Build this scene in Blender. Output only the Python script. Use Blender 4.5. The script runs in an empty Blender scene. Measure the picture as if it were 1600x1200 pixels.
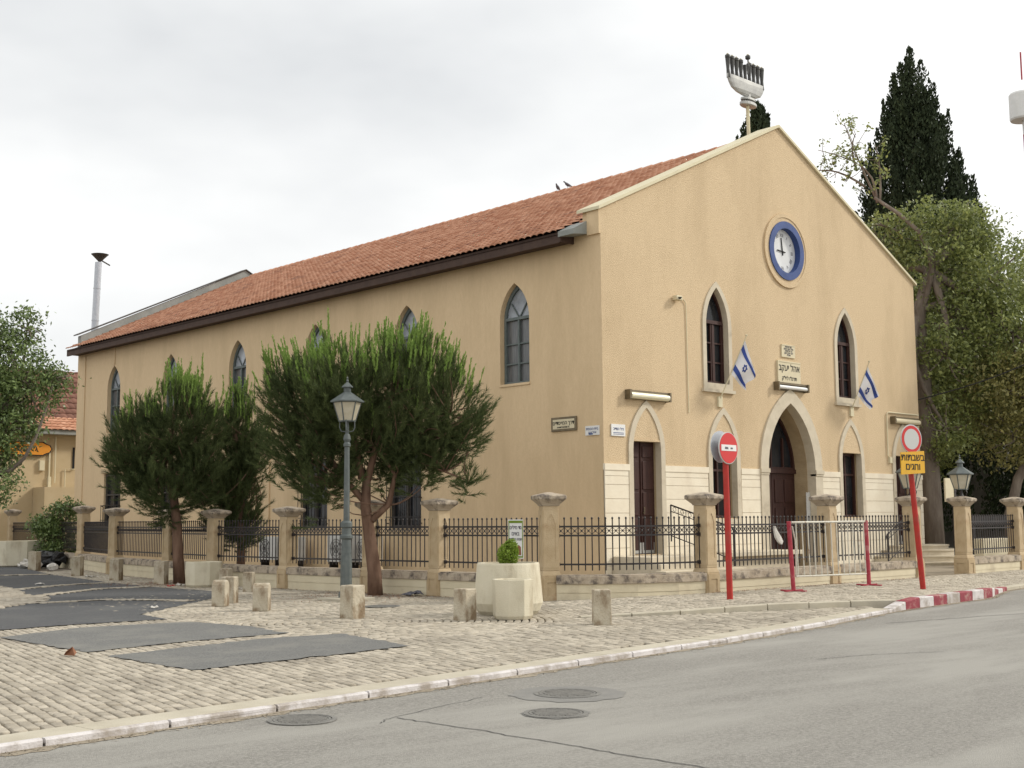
import bpy, math, random
import numpy as np
from mathutils import Vector, Matrix
R = math.radians
random.seed(7); rng = np.random.default_rng(7)
S = bpy.context.scene
COL = S.collection
PI = math.pi

# ------------------------------------------------------------------ camera
cd = bpy.data.cameras.new('camera'); cam = bpy.data.objects.new('camera', cd); COL.objects.link(cam)
fw = Vector((.68384, .72161, .10794)); rt = Vector((.72639, -.68724, -.00753)); up = Vector((-.06875, -.08356, .99413))
cam.matrix_world = Matrix(((rt.x, up.x, -fw.x, -23.318), (rt.y, up.y, -fw.y, -21.264), (rt.z, up.z, -fw.z, 1.6), (0, 0, 0, 1)))
cd.sensor_width = 36; cd.lens = 1951.25 / 1600 * 36; cd.clip_end = 2000; cd.clip_start = .1
S.camera = cam
# ------------------------------------------------------------------ sky, sun, exposure
SUN = Vector((.70, -.44, .57)).normalized()
elev = math.asin(SUN.z); azim = math.atan2(SUN.x, SUN.y)
w = bpy.data.worlds.new("World"); S.world = w; w.use_nodes = True
nt = w.node_tree; nt.nodes.clear()
N = nt.nodes.new; L = nt.links.new
out = N('ShaderNodeOutputWorld'); bg = N('ShaderNodeBackground'); bg.inputs['Strength'].default_value = .1
sky = N('ShaderNodeTexSky'); sky.sky_type = 'NISHITA'; sky.sun_disc = False; sky.sun_elevation = elev; sky.sun_rotation = azim
sky.dust_density = 3
tc = N('ShaderNodeTexCoord'); mp = N('ShaderNodeMapping'); mp.inputs['Scale'].default_value = (1, 1, 2.2)
mp.inputs['Location'].default_value = (3.1, .7, .4)
nz = N('ShaderNodeTexNoise'); nz.inputs['Scale'].default_value = 2.1; nz.inputs['Detail'].default_value = 5; nz.inputs['Roughness'].default_value = .5
rmp = N('ShaderNodeValToRGB'); cr = rmp.color_ramp
cr.elements[0].position = .30; cr.elements[0].color = (7.5, 7.65, 7.75, 1)
cr.elements[1].position = .66; cr.elements[1].color = (11.2, 11.2, 11.0, 1)
# one bank of greyer cloud to the north, bright veil elsewhere
dot = N('ShaderNodeVectorMath'); dot.operation = 'DOT_PRODUCT'; dot.inputs[1].default_value = (.24, .95, .20)
mr = N('ShaderNodeMapRange'); mr.inputs[1].default_value = .72; mr.inputs[2].default_value = .99; mr.inputs[3].default_value = .30; mr.inputs[4].default_value = -.13
add = N('ShaderNodeMath'); add.operation = 'ADD'
mix = N('ShaderNodeMixRGB'); mix.inputs[0].default_value = .93
L(tc.outputs['Generated'], mp.inputs['Vector']); L(mp.outputs[0], nz.inputs['Vector'])
L(tc.outputs['Generated'], dot.inputs[0]); L(dot.outputs['Value'], mr.inputs[0])
L(nz.outputs[0], add.inputs[0]); L(mr.outputs[0], add.inputs[1]); L(add.outputs[0], rmp.inputs[0])
L(sky.outputs[0], mix.inputs[1]); L(rmp.outputs[0], mix.inputs[2]); L(mix.outputs[0], bg.inputs['Color']); L(bg.outputs[0], out.inputs[0])
sd = bpy.data.lights.new('sun', 'SUN'); sd.energy = 2.3; sd.angle = R(9); sd.color = (1, .95, .86)
sun = bpy.data.objects.new('sun', sd); COL.objects.link(sun); sun.rotation_euler = SUN.to_track_quat('Z', 'Y').to_euler()
sun.location = (0, -20, 40)
S.view_settings.view_transform = 'Standard'; S.view_settings.look = 'None'; S.view_settings.exposure = .12; S.view_settings.gamma = 1
S.render.engine = 'CYCLES'; S.cycles.max_bounces = 6

# ------------------------------------------------------------------ materials
MATS = {}
def mat(name, c1, c2=None, nscale=3.0, rough=.8, bump=0.0, bscale=40.0, metal=0.0, island=0.0, lo=.35, hi=.65, c3=None, s3=.6, transl=0.0, bdetail=4, stretch=(1,1,1), t3=(.55,.7), st3=(1,1,1)):
    m = bpy.data.materials.new(name); m.use_nodes = True; MATS[name] = m
    nt = m.node_tree; b = nt.nodes['Principled BSDF']; N = nt.nodes.new; L = nt.links.new
    b.inputs['Roughness'].default_value = rough; b.inputs['Metallic'].default_value = metal
    if 'Specular IOR Level' in b.inputs: b.inputs['Specular IOR Level'].default_value = .3 if rough > .5 else .5
    tc = N('ShaderNodeTexCoord'); mp = N('ShaderNodeMapping'); mp.inputs['Scale'].default_value = stretch
    L(tc.outputs['Object'], mp.inputs['Vector'])
    col = None
    if c2:
        n = N('ShaderNodeTexNoise'); n.inputs['Scale'].default_value = nscale; n.inputs['Detail'].default_value = 6; n.inputs['Roughness'].default_value = .6
        L(mp.outputs[0], n.inputs['Vector'])
        r = N('ShaderNodeMapRange'); r.inputs[1].default_value = lo; r.inputs[2].default_value = hi
        fac = r.outputs[0]; L(n.outputs[0], r.inputs[0])
        if island:
            g = N('ShaderNodeNewGeometry'); mm = N('ShaderNodeMixRGB'); mm.inputs[0].default_value = island
            L(fac, mm.inputs[1]); L(g.outputs['Random Per Island'], mm.inputs[2]); fac = mm.outputs[0]
        x = N('ShaderNodeMixRGB'); x.inputs[1].default_value = (*c1, 1); x.inputs[2].default_value = (*c2, 1); L(fac, x.inputs[0]); col = x.outputs[0]
        if c3:
            n3 = N('ShaderNodeTexNoise'); n3.inputs['Scale'].default_value = s3; n3.inputs['Detail'].default_value = 8; n3.inputs['Roughness'].default_value = .65
            mp3 = N('ShaderNodeMapping'); mp3.inputs['Scale'].default_value = st3; L(tc.outputs['Object'], mp3.inputs['Vector']); L(mp3.outputs[0], n3.inputs['Vector'])
            r3 = N('ShaderNodeMapRange'); r3.inputs[1].default_value = t3[0]; r3.inputs[2].default_value = t3[1]; L(n3.outputs[0], r3.inputs[0])
            x3 = N('ShaderNodeMixRGB'); x3.inputs[2].default_value = (*c3, 1); L(r3.outputs[0], x3.inputs[0]); L(col, x3.inputs[1]); col = x3.outputs[0]
        L(col, b.inputs['Base Color'])
    else: b.inputs['Base Color'].default_value = (*c1, 1)
    if bump:
        n = N('ShaderNodeTexNoise'); n.inputs['Scale'].default_value = bscale; n.inputs['Detail'].default_value = bdetail
        L(mp.outputs[0], n.inputs['Vector'])
        bp = N('ShaderNodeBump'); bp.inputs['Strength'].default_value = 1; bp.inputs['Distance'].default_value = bump
        L(n.outputs[0], bp.inputs['Height']); L(bp.outputs[0], b.inputs['Normal'])
    if transl:
        t = N('ShaderNodeBsdfTranslucent'); ms = N('ShaderNodeMixShader'); ms.inputs[0].default_value = transl
        if col: L(col, t.inputs[0])
        else: t.inputs[0].default_value = (*c1, 1)
        L(b.outputs[0], ms.inputs[1]); L(t.outputs[0], ms.inputs[2]); L(ms.outputs[0], nt.nodes['Material Output'].inputs[0])
    return m

M = {}
M['facade'] = mat('ochre_rough_stucco', (.615,.468,.292), (.67,.523,.338), 18, .9, .028, 34, c3=(.535,.405,.25), s3=.55, t3=(.46,.72), bdetail=8, st3=(1.3,1,.45), stretch=(1,1,1.5))
M['sidewall'] = mat('ochre_smooth_stucco', (.635,.48,.298), (.675,.515,.325), 14, .9, .008, 30, c3=(.56,.42,.255), s3=.6, t3=(.45,.72), st3=(1,1.6,.35), stretch=(1,1,.35))
M['reveal'] = mat('darker_plaster', (.44,.34,.21), (.36,.27,.16), 2.5, .9, .01, 30)  # plaster of the recesses, darker than the walls
M['stone'] = mat('pale_dressed_stone', (.52,.455,.345), (.60,.53,.41), 3, .75, .004, 60, c3=(.41,.35,.26), s3=1.5)
M['dado'] = mat('cream_cladding_stone', (.72,.64,.50), (.78,.71,.57), 2, .75, .003, 60, c3=(.66,.58,.46), s3=1.2)
M['coping'] = mat('pale_cream_coping', (.66,.60,.42), (.60,.54,.38), 3, .8, .003, 50)
M['pillar'] = mat('honey_limestone', (.43,.325,.195), (.52,.41,.265), 3, .88, .008, 35, c3=(.33,.215,.12), s3=1.6)
M['cap'] = mat('weathered_cap_stone', (.36,.295,.22), (.48,.41,.32), 5, .9, .012, 35, c3=(.12,.10,.085), s3=4.5, t3=(.48,.64))
M['wallstone'] = mat('cream_painted_wall', (.60,.53,.38), (.66,.59,.43), 2, .85, .003, 50, c3=(.50,.43,.31), s3=1.2)
M['iron'] = mat('black_wrought_iron', (.012,.010,.012), (.03,.022,.02), 8, .5, .001, 60)
M['green_iron'] = mat('grey_green_cast_iron', (.075,.09,.088), (.11,.125,.12), 8, .5, .002, 60)
M['brown'] = mat('dark_brown_wood', (.035,.014,.011), (.055,.022,.017), 6, .55, .003, 30, stretch=(4,4,.6))
M['greyframe'] = mat('grey_green_window_paint', (.10,.125,.125), (.14,.16,.155), 6, .6)
M['fascia'] = mat('brown_fascia_board', (.055,.032,.024), (.075,.045,.033), 4, .7, .004, 20)
M['tile'] = mat('terracotta_roof_tile', (.40,.175,.10), (.66,.375,.25), 2, .85, .006, 40, island=.75, c3=(.28,.14,.10), s3=.9)
M['tileold'] = mat('old_terracotta_tile', (.15,.075,.055), (.25,.125,.09), 2, .9, .01, 30, island=.7)
M['greymetal'] = mat('grey_flashing', (.22,.235,.22), (.30,.31,.29), 1.5, .6, .003, 20)
M['zinc'] = mat('galvanised_pipe', (.50,.52,.56), (.42,.44,.48), 5, .4, metal=.4)
M['darkmetal'] = mat('dark_sheet_metal', (.05,.045,.04), (.08,.07,.06), 5, .6)
M['silver'] = mat('dull_silver_sheet', (.34,.34,.33), (.44,.44,.42), 3, .5, metal=.5)
M['silverdark'] = mat('dark_silver', (.05,.05,.05), (.09,.09,.085), 3, .5, metal=.5)
M['blue'] = mat('blue_glazed_ring', (.028,.06,.185), (.045,.08,.235), 4, .55)
M['white'] = mat('white_paint', (.74,.74,.73), (.68,.68,.66), 4, .5)
M['barrierwhite'] = mat('worn_cream_paint', (.60,.58,.50), (.50,.47,.40), 9, .6, c3=(.30,.2,.14), s3=5, t3=(.58,.66))
M['face'] = mat('clock_face_white', (.62,.63,.63), (.72,.73,.73), 2, .4)
M['black'] = mat('black_paint', (.02,.02,.02), None, rough=.6)
M['greyink'] = mat('grey_letters', (.12,.12,.14), None, rough=.7)
M['red'] = mat('red_pole_paint', (.44,.035,.026), (.36,.03,.024), 5, .55, c3=(.30,.07,.05), s3=3, t3=(.52,.68))
M['darkred'] = mat('faded_crimson_paint', (.33,.03,.05), (.40,.06,.08), 6, .6, c3=(.45,.2,.2), s3=4)
M['signred'] = mat('sign_red', (.55,.02,.02), None, rough=.4)
M['signgrey'] = mat('sign_grey_white', (.52,.52,.50), None, rough=.4)
M['yellow'] = mat('sign_yellow', (.72,.40,.015), (.66,.36,.02), 6, .5)
M['orange'] = mat('sign_orange', (.70,.28,.02), (.62,.24,.02), 3, .5)
M['flagwhite'] = mat('white_flag_cloth', (.72,.74,.80), None, rough=.9, transl=.3)
M['flagblue'] = mat('blue_flag_cloth', (.07,.12,.42), None, rough=.9, transl=.2)
M['concrete'] = mat('cream_concrete', (.58,.53,.40), (.64,.59,.46), 2.5, .85, .006, 50, c3=(.44,.38,.27), s3=2.2, t3=(.5,.68), st3=(1,1,.4))
M['bollard'] = mat('stained_limestone', (.50,.45,.35), (.40,.34,.25), 5, .9, .014, 30, c3=(.22,.16,.10), s3=3.2, t3=(.46,.60), st3=(1,1,.6))
M['soil'] = mat('dry_soil', (.14,.10,.07), (.20,.15,.10), 5, .95, .02, 20)
M['asphaltshade'] = mat('shade_toned_asphalt', (.062,.064,.067), (.12,.12,.12), 45, .92, .008, 120, c3=(.125,.125,.12), s3=.5, t3=(.5,.7))  # side street asphalt, its shade put into the colour as a darker tone
M['asphaltroad'] = mat('worn_grey_asphalt', (.178,.169,.151), (.305,.291,.262), 45, .9, .008, 120, c3=(.31,.298,.268), s3=.6, t3=(.44,.62), st3=(.3,1.2,1))
M['asphaltpatch'] = mat('dark_asphalt', (.11,.11,.107), (.205,.203,.19), 45, .92, .008, 120, c3=(.21,.205,.185), s3=.9, t3=(.48,.68))
M['sett'] = mat('limestone_sett', (.28,.245,.19), (.52,.465,.375), 9, .85, .008, 50, island=.6, c3=(.22,.19,.15), s3=.7, t3=(.48,.78))
M['joint'] = mat('sandy_joint', (.10,.082,.062), (.17,.14,.105), 10, .95, .01, 60)
M['kerbwhite'] = mat('worn_white_kerb', (.52,.49,.48), (.62,.59,.58), 5, .75, .006, 50, c3=(.33,.29,.25), s3=3, t3=(.46,.62))
M['strip'] = mat('kerb_concrete', (.40,.36,.28), (.48,.44,.35), 2, .9, .005, 60)
M['kerbred'] = mat('worn_red_kerb', (.23,.035,.05), (.30,.06,.075), 5, .75, .006, 50, c3=(.38,.26,.22), s3=5, t3=(.5,.66))
M['bark'] = mat('pine_bark', (.13,.075,.05), (.21,.13,.09), 6, .95, .03, 14, stretch=(1,1,.3))
M['greybark'] = mat('grey_bark', (.16,.125,.10), (.25,.21,.17), 4, .95, .02, 14, stretch=(1,1,.3))
M['needle'] = mat('dark_pine_needles', (.036,.056,.020), (.14,.175,.062), .9, .8, island=.6, transl=.15)
M['candle'] = mat('bright_pine_shoots', (.16,.27,.055), (.32,.43,.115), 2, .8, island=.7, transl=.3)
M['leaf'] = mat('broad_leaves', (.08,.11,.035), (.38,.42,.14), .9, .4, island=.6, transl=.35)
M['leafdark'] = mat('glossy_dark_leaves', (.05,.085,.026), (.26,.34,.115), 1.2, .4, island=.6, transl=.15)
M['leafyellow'] = mat('yellowing_leaves', (.10,.10,.035), (.42,.39,.14), .9, .5, island=.6, transl=.35)
M['lime'] = mat('lime_shrub_leaves', (.15,.24,.025), (.28,.38,.06), 6, .7, island=.6, transl=.25)
M['cypress'] = mat('cypress_scale_leaves', (.018,.027,.013), (.042,.060,.024), .5, .85, island=.5, transl=.06)
M['leftwall'] = mat('tan_neighbour_plaster', (.47,.37,.225), (.51,.41,.26), 1.5, .9, .005, 30)
M['greywall'] = mat('grey_neighbour_wall', (.20,.19,.17), (.26,.25,.22), 2, .9, .01, 20)
M['acwhite'] = mat('white_plastic_casing', (.62,.62,.60), (.55,.55,.53), 4, .6)
M['bag'] = mat('black_plastic_bag', (.012,.012,.013), None, rough=.3, bump=.03, bscale=12)
M['paper'] = mat('crumpled_paper', (.62,.60,.56), (.5,.47,.42), 12, .8)
M['lampglass'] = mat('frosted_lantern_glass', (.42,.38,.28), (.50,.46,.36), 5, .25)
M['tube'] = mat('cream_fluorescent_cover', (.72,.68,.50), (.66,.62,.45), 4, .35)
M['brass'] = mat('bronze_frame', (.13,.10,.06), (.19,.15,.09), 8, .5, metal=.3)
M['plaque'] = mat('cream_plaque_stone', (.64,.57,.40), (.60,.53,.37), 5, .7)
M['deadleaf'] = mat('dry_brown_leaf', (.28,.13,.07), (.20,.09,.05), 9, .8)
M['earth'] = mat('dusty_ground', (.26,.22,.165), (.34,.29,.22), .6, .95, .01, 40)
M['crack'] = mat('tar_crack', (.05,.05,.05), None, rough=.9)
M['manhole'] = mat('worn_cast_iron_cover', (.155,.15,.138), (.215,.208,.19), 10, .8, .01, 70)
M['collar'] = mat('patched_concrete_collar', (.19,.185,.172), (.23,.222,.205), 5, .9, .008, 60)
def glass(name, c, r=.08):
    m = mat(name, c, tuple(min(1, v*2.2) for v in c), 1.3, r, bump=.004, bscale=3, bdetail=1); m.node_tree.nodes['Principled BSDF'].inputs['Specular IOR Level'].default_value = .28; return m
M['glassdark'] = glass('dark_window_glass', (.012,.013,.015), .12)
M['glasspale'] = glass('sky_toned_fanlight_glass', (.20,.215,.235), .15)  # pale base colour paints in the sky reflected by the fanlights
M['curtain'] = mat('grey_curtained_glass', (.075,.08,.085), (.15,.15,.15), 7, .2, stretch=(1,6,.4))
M['interior'] = mat('dark_interior', (.02,.018,.016), None)

# ------------------------------------------------------------------ mesh helpers
class MB:
    def __init__(s): s.v = []; s.f = []
    def add(s, vs, fs):
        o = len(s.v); s.v += [tuple(v) for v in vs]; s.f += [tuple(i+o for i in f) for f in fs]; return s
    def box(s, x0, x1, y0, y1, z0, z1):
        return s.add([(x0,y0,z0),(x1,y0,z0),(x1,y1,z0),(x0,y1,z0),(x0,y0,z1),(x1,y0,z1),(x1,y1,z1),(x0,y1,z1)],
                     [(0,3,2,1),(4,5,6,7),(0,1,5,4),(1,2,6,5),(2,3,7,6),(3,0,4,7)])
    def bar(s, p, q, w, h=None):
        p, q = Vector(p), Vector(q); d = (q-p).normalized(); h = h or w
        a = d.cross(Vector((0,0,1)))
        if a.length < 1e-3: a = Vector((1,0,0))
        a.normalize(); b = a.cross(d)
        vs = [c + a*i*w/2 + b*j*h/2 for c in (p, q) for i, j in ((-1,-1),(1,-1),(1,1),(-1,1))]
        return s.add(vs, [(0,1,2,3),(7,6,5,4),(0,4,5,1),(1,5,6,2),(2,6,7,3),(3,7,4,0)])
    def tube(s, pts, rad, n=8, cap=True):
        pts = [Vector(p) for p in pts]; k = len(pts)
        if not hasattr(rad, '__len__'): rad = [rad]*k
        ref = Vector((.31,.2,.93)); vs = []
        for i, p in enumerate(pts):
            d = (pts[min(i+1,k-1)] - pts[max(i-1,0)]).normalized()
            if abs(d.dot(ref)) > .97: r0 = Vector((1,.1,0))
            else: r0 = ref
            a = d.cross(r0).normalized(); b = d.cross(a)
            vs += [p + (a*math.cos(t*2*PI/n) + b*math.sin(t*2*PI/n))*rad[i] for t in range(n)]
        fs = [(i*n+j, i*n+(j+1)%n, (i+1)*n+(j+1)%n, (i+1)*n+j) for i in range(k-1) for j in range(n)]
        if cap: fs += [tuple(range(n))[::-1], tuple((k-1)*n+j for j in range(n))]
        return s.add(vs, fs)
    def lathe(s, prof, c=(0,0,0), n=16, rot=0, sx=1, sy=1):
        vs = [(c[0]+r*math.cos(rot+2*PI*j/n)*sx, c[1]+r*math.sin(rot+2*PI*j/n)*sy, c[2]+z) for r, z in prof for j in range(n)]
        k = len(prof)
        fs = [(i*n+j, i*n+(j+1)%n, (i+1)*n+(j+1)%n, (i+1)*n+j) for i in range(k-1) for j in range(n)]
        fs += [tuple(range(n))[::-1], tuple((k-1)*n+j for j in range(n))]
        return s.add(vs, fs)
    def loft(s, rings, cap=True):
        n = len(rings[0]); k = len(rings); vs = [p for r in rings for p in r]
        fs = [(i*n+j, i*n+(j+1)%n, (i+1)*n+(j+1)%n, (i+1)*n+j) for i in range(k-1) for j in range(n)]
        if cap: fs += [tuple(range(n))[::-1], tuple((k-1)*n+j for j in range(n))]
        return s.add(vs, fs)
    def ellip(s, c, r, n=10, m=6):
        prof = [(math.sin(PI*i/m), -math.cos(PI*i/m)) for i in range(m+1)]
        vs = [(c[0]+p*r[0]*math.cos(2*PI*j/n), c[1]+p*r[1]*math.sin(2*PI*j/n), c[2]+z*r[2]) for p, z in prof for j in range(n)]
        return s.add(vs, [(i*n+j, i*n+(j+1)%n, (i+1)*n+(j+1)%n, (i+1)*n+j) for i in range(m) for j in range(n)])
    def build(s, name, m, parent=None, loc=None, smooth=False, bevel=0):
        me = bpy.data.meshes.new(name)
        base = loc if loc is not None else wloc(parent)
        b = Vector(base)
        me.from_pydata([tuple(Vector(v)-b) for v in s.v], [], s.f); me.update()
        return link(name, me, m, parent, base, smooth, bevel)
def wloc(o):
    v = Vector((0,0,0))
    while o: v += o.location; o = o.parent
    return v
def link(name, me, m, parent=None, base=(0,0,0), smooth=False, bevel=0):
    o = bpy.data.objects.new(name, me); COL.objects.link(o)
    for mm in (m if isinstance(m, (list,tuple)) else [m]): me.materials.append(mm)
    if parent: o.parent = parent; o.location = Vector(base) - wloc(parent)
    else: o.location = base
    if smooth:
        for p in me.polygons: p.use_smooth = True
    if bevel:
        bv = o.modifiers.new('bevel', 'BEVEL'); bv.width = bevel; bv.segments = 2; bv.limit_method = 'ANGLE'
    return o
def tag(o, label=None, cat=None, group=None, kind=None):
    if label: o['label'] = label
    if cat: o['category'] = cat
    if group: o['group'] = group
    if kind: o['kind'] = kind
    return o
def thing(name, label, cat, loc=(0,0,0), group=None, rz=0):
    o = bpy.data.objects.new(name, None); COL.objects.link(o); o.location = loc; o.rotation_euler = (0,0,rz); o.empty_display_size = .2
    return tag(o, label, cat, group)
def dup(o, parent=None):
    c = o.copy(); COL.objects.link(c); c.parent = parent
    for ch in list(o.children): dup(ch, c)
    return c
def npmesh(verts, nper):
    """verts (k*nper,3): k separate polygons of nper corners"""
    me = bpy.data.meshes.new('m'); n = len(verts); k = n//nper
    me.vertices.add(n); me.vertices.foreach_set('co', np.asarray(verts, dtype=np.float32).ravel())
    me.loops.add(n); me.loops.foreach_set('vertex_index', np.arange(n, dtype=np.int32))
    me.polygons.add(k); me.polygons.foreach_set('loop_start', np.arange(0, n, nper, dtype=np.int32))
    me.update(calc_edges=True); return me
def plate(outline, holes, d, place):
    """flat plate with holes, thickness d; place maps (u,v,w) with w in -d/2..d/2 to the world"""
    cu = bpy.data.curves.new('c', 'CURVE'); cu.dimensions = '2D'; cu.fill_mode = 'BOTH'; cu.extrude = d/2
    for pl in [outline] + holes:
        sp = cu.splines.new('POLY'); sp.points.add(len(pl)-1)
        for i, p in enumerate(pl): sp.points[i].co = (p[0], p[1], 0, 1)
        sp.use_cyclic_u = True
    o = bpy.data.objects.new('tmp', cu); COL.objects.link(o)
    dg = bpy.context.evaluated_depsgraph_get()
    me = bpy.data.meshes.new_from_object(o.evaluated_get(dg))
    vs = [place(*v.co) for v in me.vertices]; fs = [tuple(p.vertices) for p in me.polygons]
    bpy.data.objects.remove(o); bpy.data.curves.remove(cu); bpy.data.meshes.remove(me)
    return vs, fs
def textmesh(body, size, place, d=.004, align='CENTER', shear=0):
    cu = bpy.data.curves.new('t', 'FONT'); cu.body = body; cu.size = size; cu.extrude = d/2; cu.align_x = align; cu.align_y = 'CENTER'; cu.shear = shear; cu.space_line = .95
    cu.offset = size*.012
    o = bpy.data.objects.new('tmp', cu); COL.objects.link(o)
    dg = bpy.context.evaluated_depsgraph_get(); me = bpy.data.meshes.new_from_object(o.evaluated_get(dg))
    vs = [place(*v.co) for v in me.vertices]; fs = [tuple(p.vertices) for p in me.polygons]
    bpy.data.objects.remove(o); bpy.data.curves.remove(cu); bpy.data.meshes.remove(me)
    return vs, fs
def heb(s): return s[::-1]
def arch(cx, w, z0, zs, za, n=9):
    hw = w/2; h = za-zs; k = max((h*h - hw*hw)/w, 0); Rr = hw+k
    pts = [(cx-hw, z0), (cx+hw, z0)]
    a1 = math.atan2(h, k) if k > 0 else PI/2
    for i in range(n+1): a = a1*i/n; pts.append((cx-k+Rr*math.cos(a), zs+Rr*math.sin(a)))
    for i in range(n-1, -1, -1): a = a1*i/n; pts.append((cx+k-Rr*math.cos(a), zs+Rr*math.sin(a)))
    return pts
FA = lambda y: (lambda u, v, w: (u, y+w, v))        # facade plane: u = x, v = z
SI = lambda x: (lambda u, v, w: (x+w, u, v))        # side plane:   u = y, v = z
def P(mb, outline, holes, d, place): vs, fs = plate(outline, holes, d, place); mb.add(vs, fs); return mb

# ------------------------------------------------------------------ ground
W, LEN, RX, EZ, RZ = 15.9, 30.7, 8.04, 9.66, 13.46
def sheet(name, poly, z, m, label=None):
    mb = MB(); mb.add([(x, y, z) for x, y in poly], [tuple(range(len(poly)))])
    o = mb.build(name, m, loc=(0,0,0)); return tag(o, kind='structure')
def area(p): return sum(p[i][0]*p[(i+1)%len(p)][1]-p[(i+1)%len(p)][0]*p[i][1] for i in range(len(p)))/2
def ccw(p): return p if area(p) > 0 else p[::-1]
sheet('ground', [(-400,-400),(400,-400),(400,400),(-400,400)], -.14, M['earth'])
KERB = [(-60,-17.5),(-30,-13.3),(-19.65,-11.97),(-17.61,-11.80),(-15.07,-11.55),(-10.89,-11.08),(-9.74,-10.98),(-6.46,-10.44),(-4.42,-9.99),(-3.3,-9.78)]
KR = [(-3.3,-9.78),(-2.6,-9.66),(-.88,-9.5),(.8,-9.35),(1.6,-9.22),(2.4,-8.9),(4.0,-8.4),(7,-7.9),(14,-7.3),(30,-6.6),(70,-5.5)]
def kerby(x):
    A = KERB + KR[1:]
    for (x0,y0),(x1,y1) in zip(A, A[1:]):
        if x0 <= x <= x1: return y0+(y1-y0)*(x-x0)/(x1-x0)
    return A[-1][1]
road = [(-60,-60),(90,-60),(90,-5)] + KR[::-1] + KERB[::-1][1:]
sheet('road', ccw(road), -.055, M['asphaltroad'])
paving = KERB + KR[1:] + [(70,60),(-60,60)]
sheet('paving_bed', ccw(paving), -.03, M['joint'])

# concrete strip and narrow white kerb on the left, painted raised kerb on the right
def along(poly, step):
    pts = []; d = 0
    P2 = [Vector(p) for p in poly]
    tot = sum((b-a).length for a, b in zip(P2, P2[1:])); n = int(tot/step)
    res = []
    for k in range(n+1):
        t = tot*k/n; acc = 0
        for a, b in zip(P2, P2[1:]):
            l = (b-a).length
            if t <= acc+l+1e-6:
                res.append((a+(b-a)*((t-acc)/l), (b-a).normalized())); break
            acc += l
    return res
def kerbrun(poly, step, w0, w1, z0, z1, mb_of, gap=.012, zf=None):
    pts = along(poly, step)
    for i in range(len(pts)-1):
        (a, da), (b, db) = pts[i], pts[i+1]; mb = mb_of(i)
        na = Vector((-da.y, da.x)); nb = Vector((-db.y, db.x)); d = (b-a).normalized()
        a2 = a + d*gap; b2 = b - d*gap; j = rng.uniform(-.004,.004)
        zt0 = z1 if zf is None else zf(a.x); zt1 = z1 if zf is None else zf(b.x)
        q = [a2+na*w0, b2+nb*w0, b2+nb*w1, a2+na*w1]; ch = .015
        mb.loft([[(p.x,p.y,z0) for p in q], [(p.x,p.y,z+j-ch) for p, z in zip(q,(zt0,zt1,zt1,zt0))],
                 [(p.x+(-na.x if 0 else 0)*1+sg*na.x*ch, p.y+sg*na.y*ch, z+j) for p, z, sg in zip(q,(zt0,zt1,zt1,zt0),(1,1,-1,-1))]])
kb = MB(); kerbrun(KERB[1:], 1.05, 0, .075, -.1, .008, lambda i: kb)
o = kb.build('kerb', M['kerbwhite'], loc=(0,0,0)); tag(o, kind='structure')
st = MB(); kerbrun(KERB[1:], 2.1, .08, .44, -.1, .004, lambda i: st, gap=.004)
o = st.build('kerb_gutter', M['strip'], loc=(0,0,0)); tag(o, kind='structure')
kr, kw = MB(), MB()
rise = lambda x: .012 + .12*max(0, min(1, (x+3.3)/.9))*(1 if x < 1.9 else max(.15, 1-(x-1.9)/1.2))
kerbrun([p for p in KR if p[0] < 4.5], .62, 0, .2, -.1, .14, lambda i: (kw, kr)[i % 2] if i > 0 else kw, zf=rise, gap=.006)
tag(kr.build('kerb_red_blocks', M['kerbred'], loc=(0,0,0)), kind='structure')
tag(kw.build('kerb_white_blocks', M['kerbwhite'], loc=(0,0,0)), kind='structure')
k2 = MB(); kerbrun([p for p in KR if p[0] >= 4.0], 1.0, 0, .2, -.1, .02, lambda i: k2)
tag(k2.build('kerb_plain_blocks', M['strip'], loc=(0,0,0)), kind='structure')
# raised pavement in front of the fence on the right, edged with a low kerb
EDGE = [(-8.3,-7.0),(-7.07,-7.68),(-5.2,-8.3),(-3.52,-8.85),(-2.9,-9.3),(-2.6,-9.44)]
ek = MB(); kerbrun(EDGE, .8, 0, .16, -.1, .075, lambda i: ek, zf=lambda x: .02+.09*max(0,min(1,(x+8.3)/3)))
tag(ek.build('pavement_edge', M['strip'], loc=(0,0,0)), kind='structure')

# asphalt of the side street, cut by rows of setts
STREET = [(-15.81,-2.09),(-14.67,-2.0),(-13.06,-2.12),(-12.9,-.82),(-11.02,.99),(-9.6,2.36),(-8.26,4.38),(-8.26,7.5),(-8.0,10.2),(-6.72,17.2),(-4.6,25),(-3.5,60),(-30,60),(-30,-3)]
PAT2 = [(-16.30,-3.37),(-16.34,-6.21),(-14.69,-5.85),(-13.17,-5.85),(-12.9,-4.4),(-13.1,-2.9),(-14.81,-2.62)]
PAT1 = [(-16.36,-6.83),(-16.38,-8.87),(-14.93,-8.79),(-13.13,-8.58),(-12.70,-6.5),(-13.85,-6.3)]
def ragged(poly, step=.10, amp=.022):
    out = []
    for i, a in enumerate(poly):
        b = poly[(i+1) % len(poly)]; n = max(1, int(math.dist(a, b)/step)); n = min(n, 300)
        for k in range(n):
            t_ = k/n; j = amp if k else 0
            out.append((a[0]+(b[0]-a[0])*t_+rng.normal()*j, a[1]+(b[1]-a[1])*t_+rng.normal()*j))
    return out
for nm, pl in (('side_street', STREET), ('asphalt_patch', PAT2), ('asphalt_patch', PAT1)): sheet(nm, ccw(ragged(pl)), .010, M['asphaltshade' if nm == 'side_street' else 'asphaltpatch'])
dk = MB(); 
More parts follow.
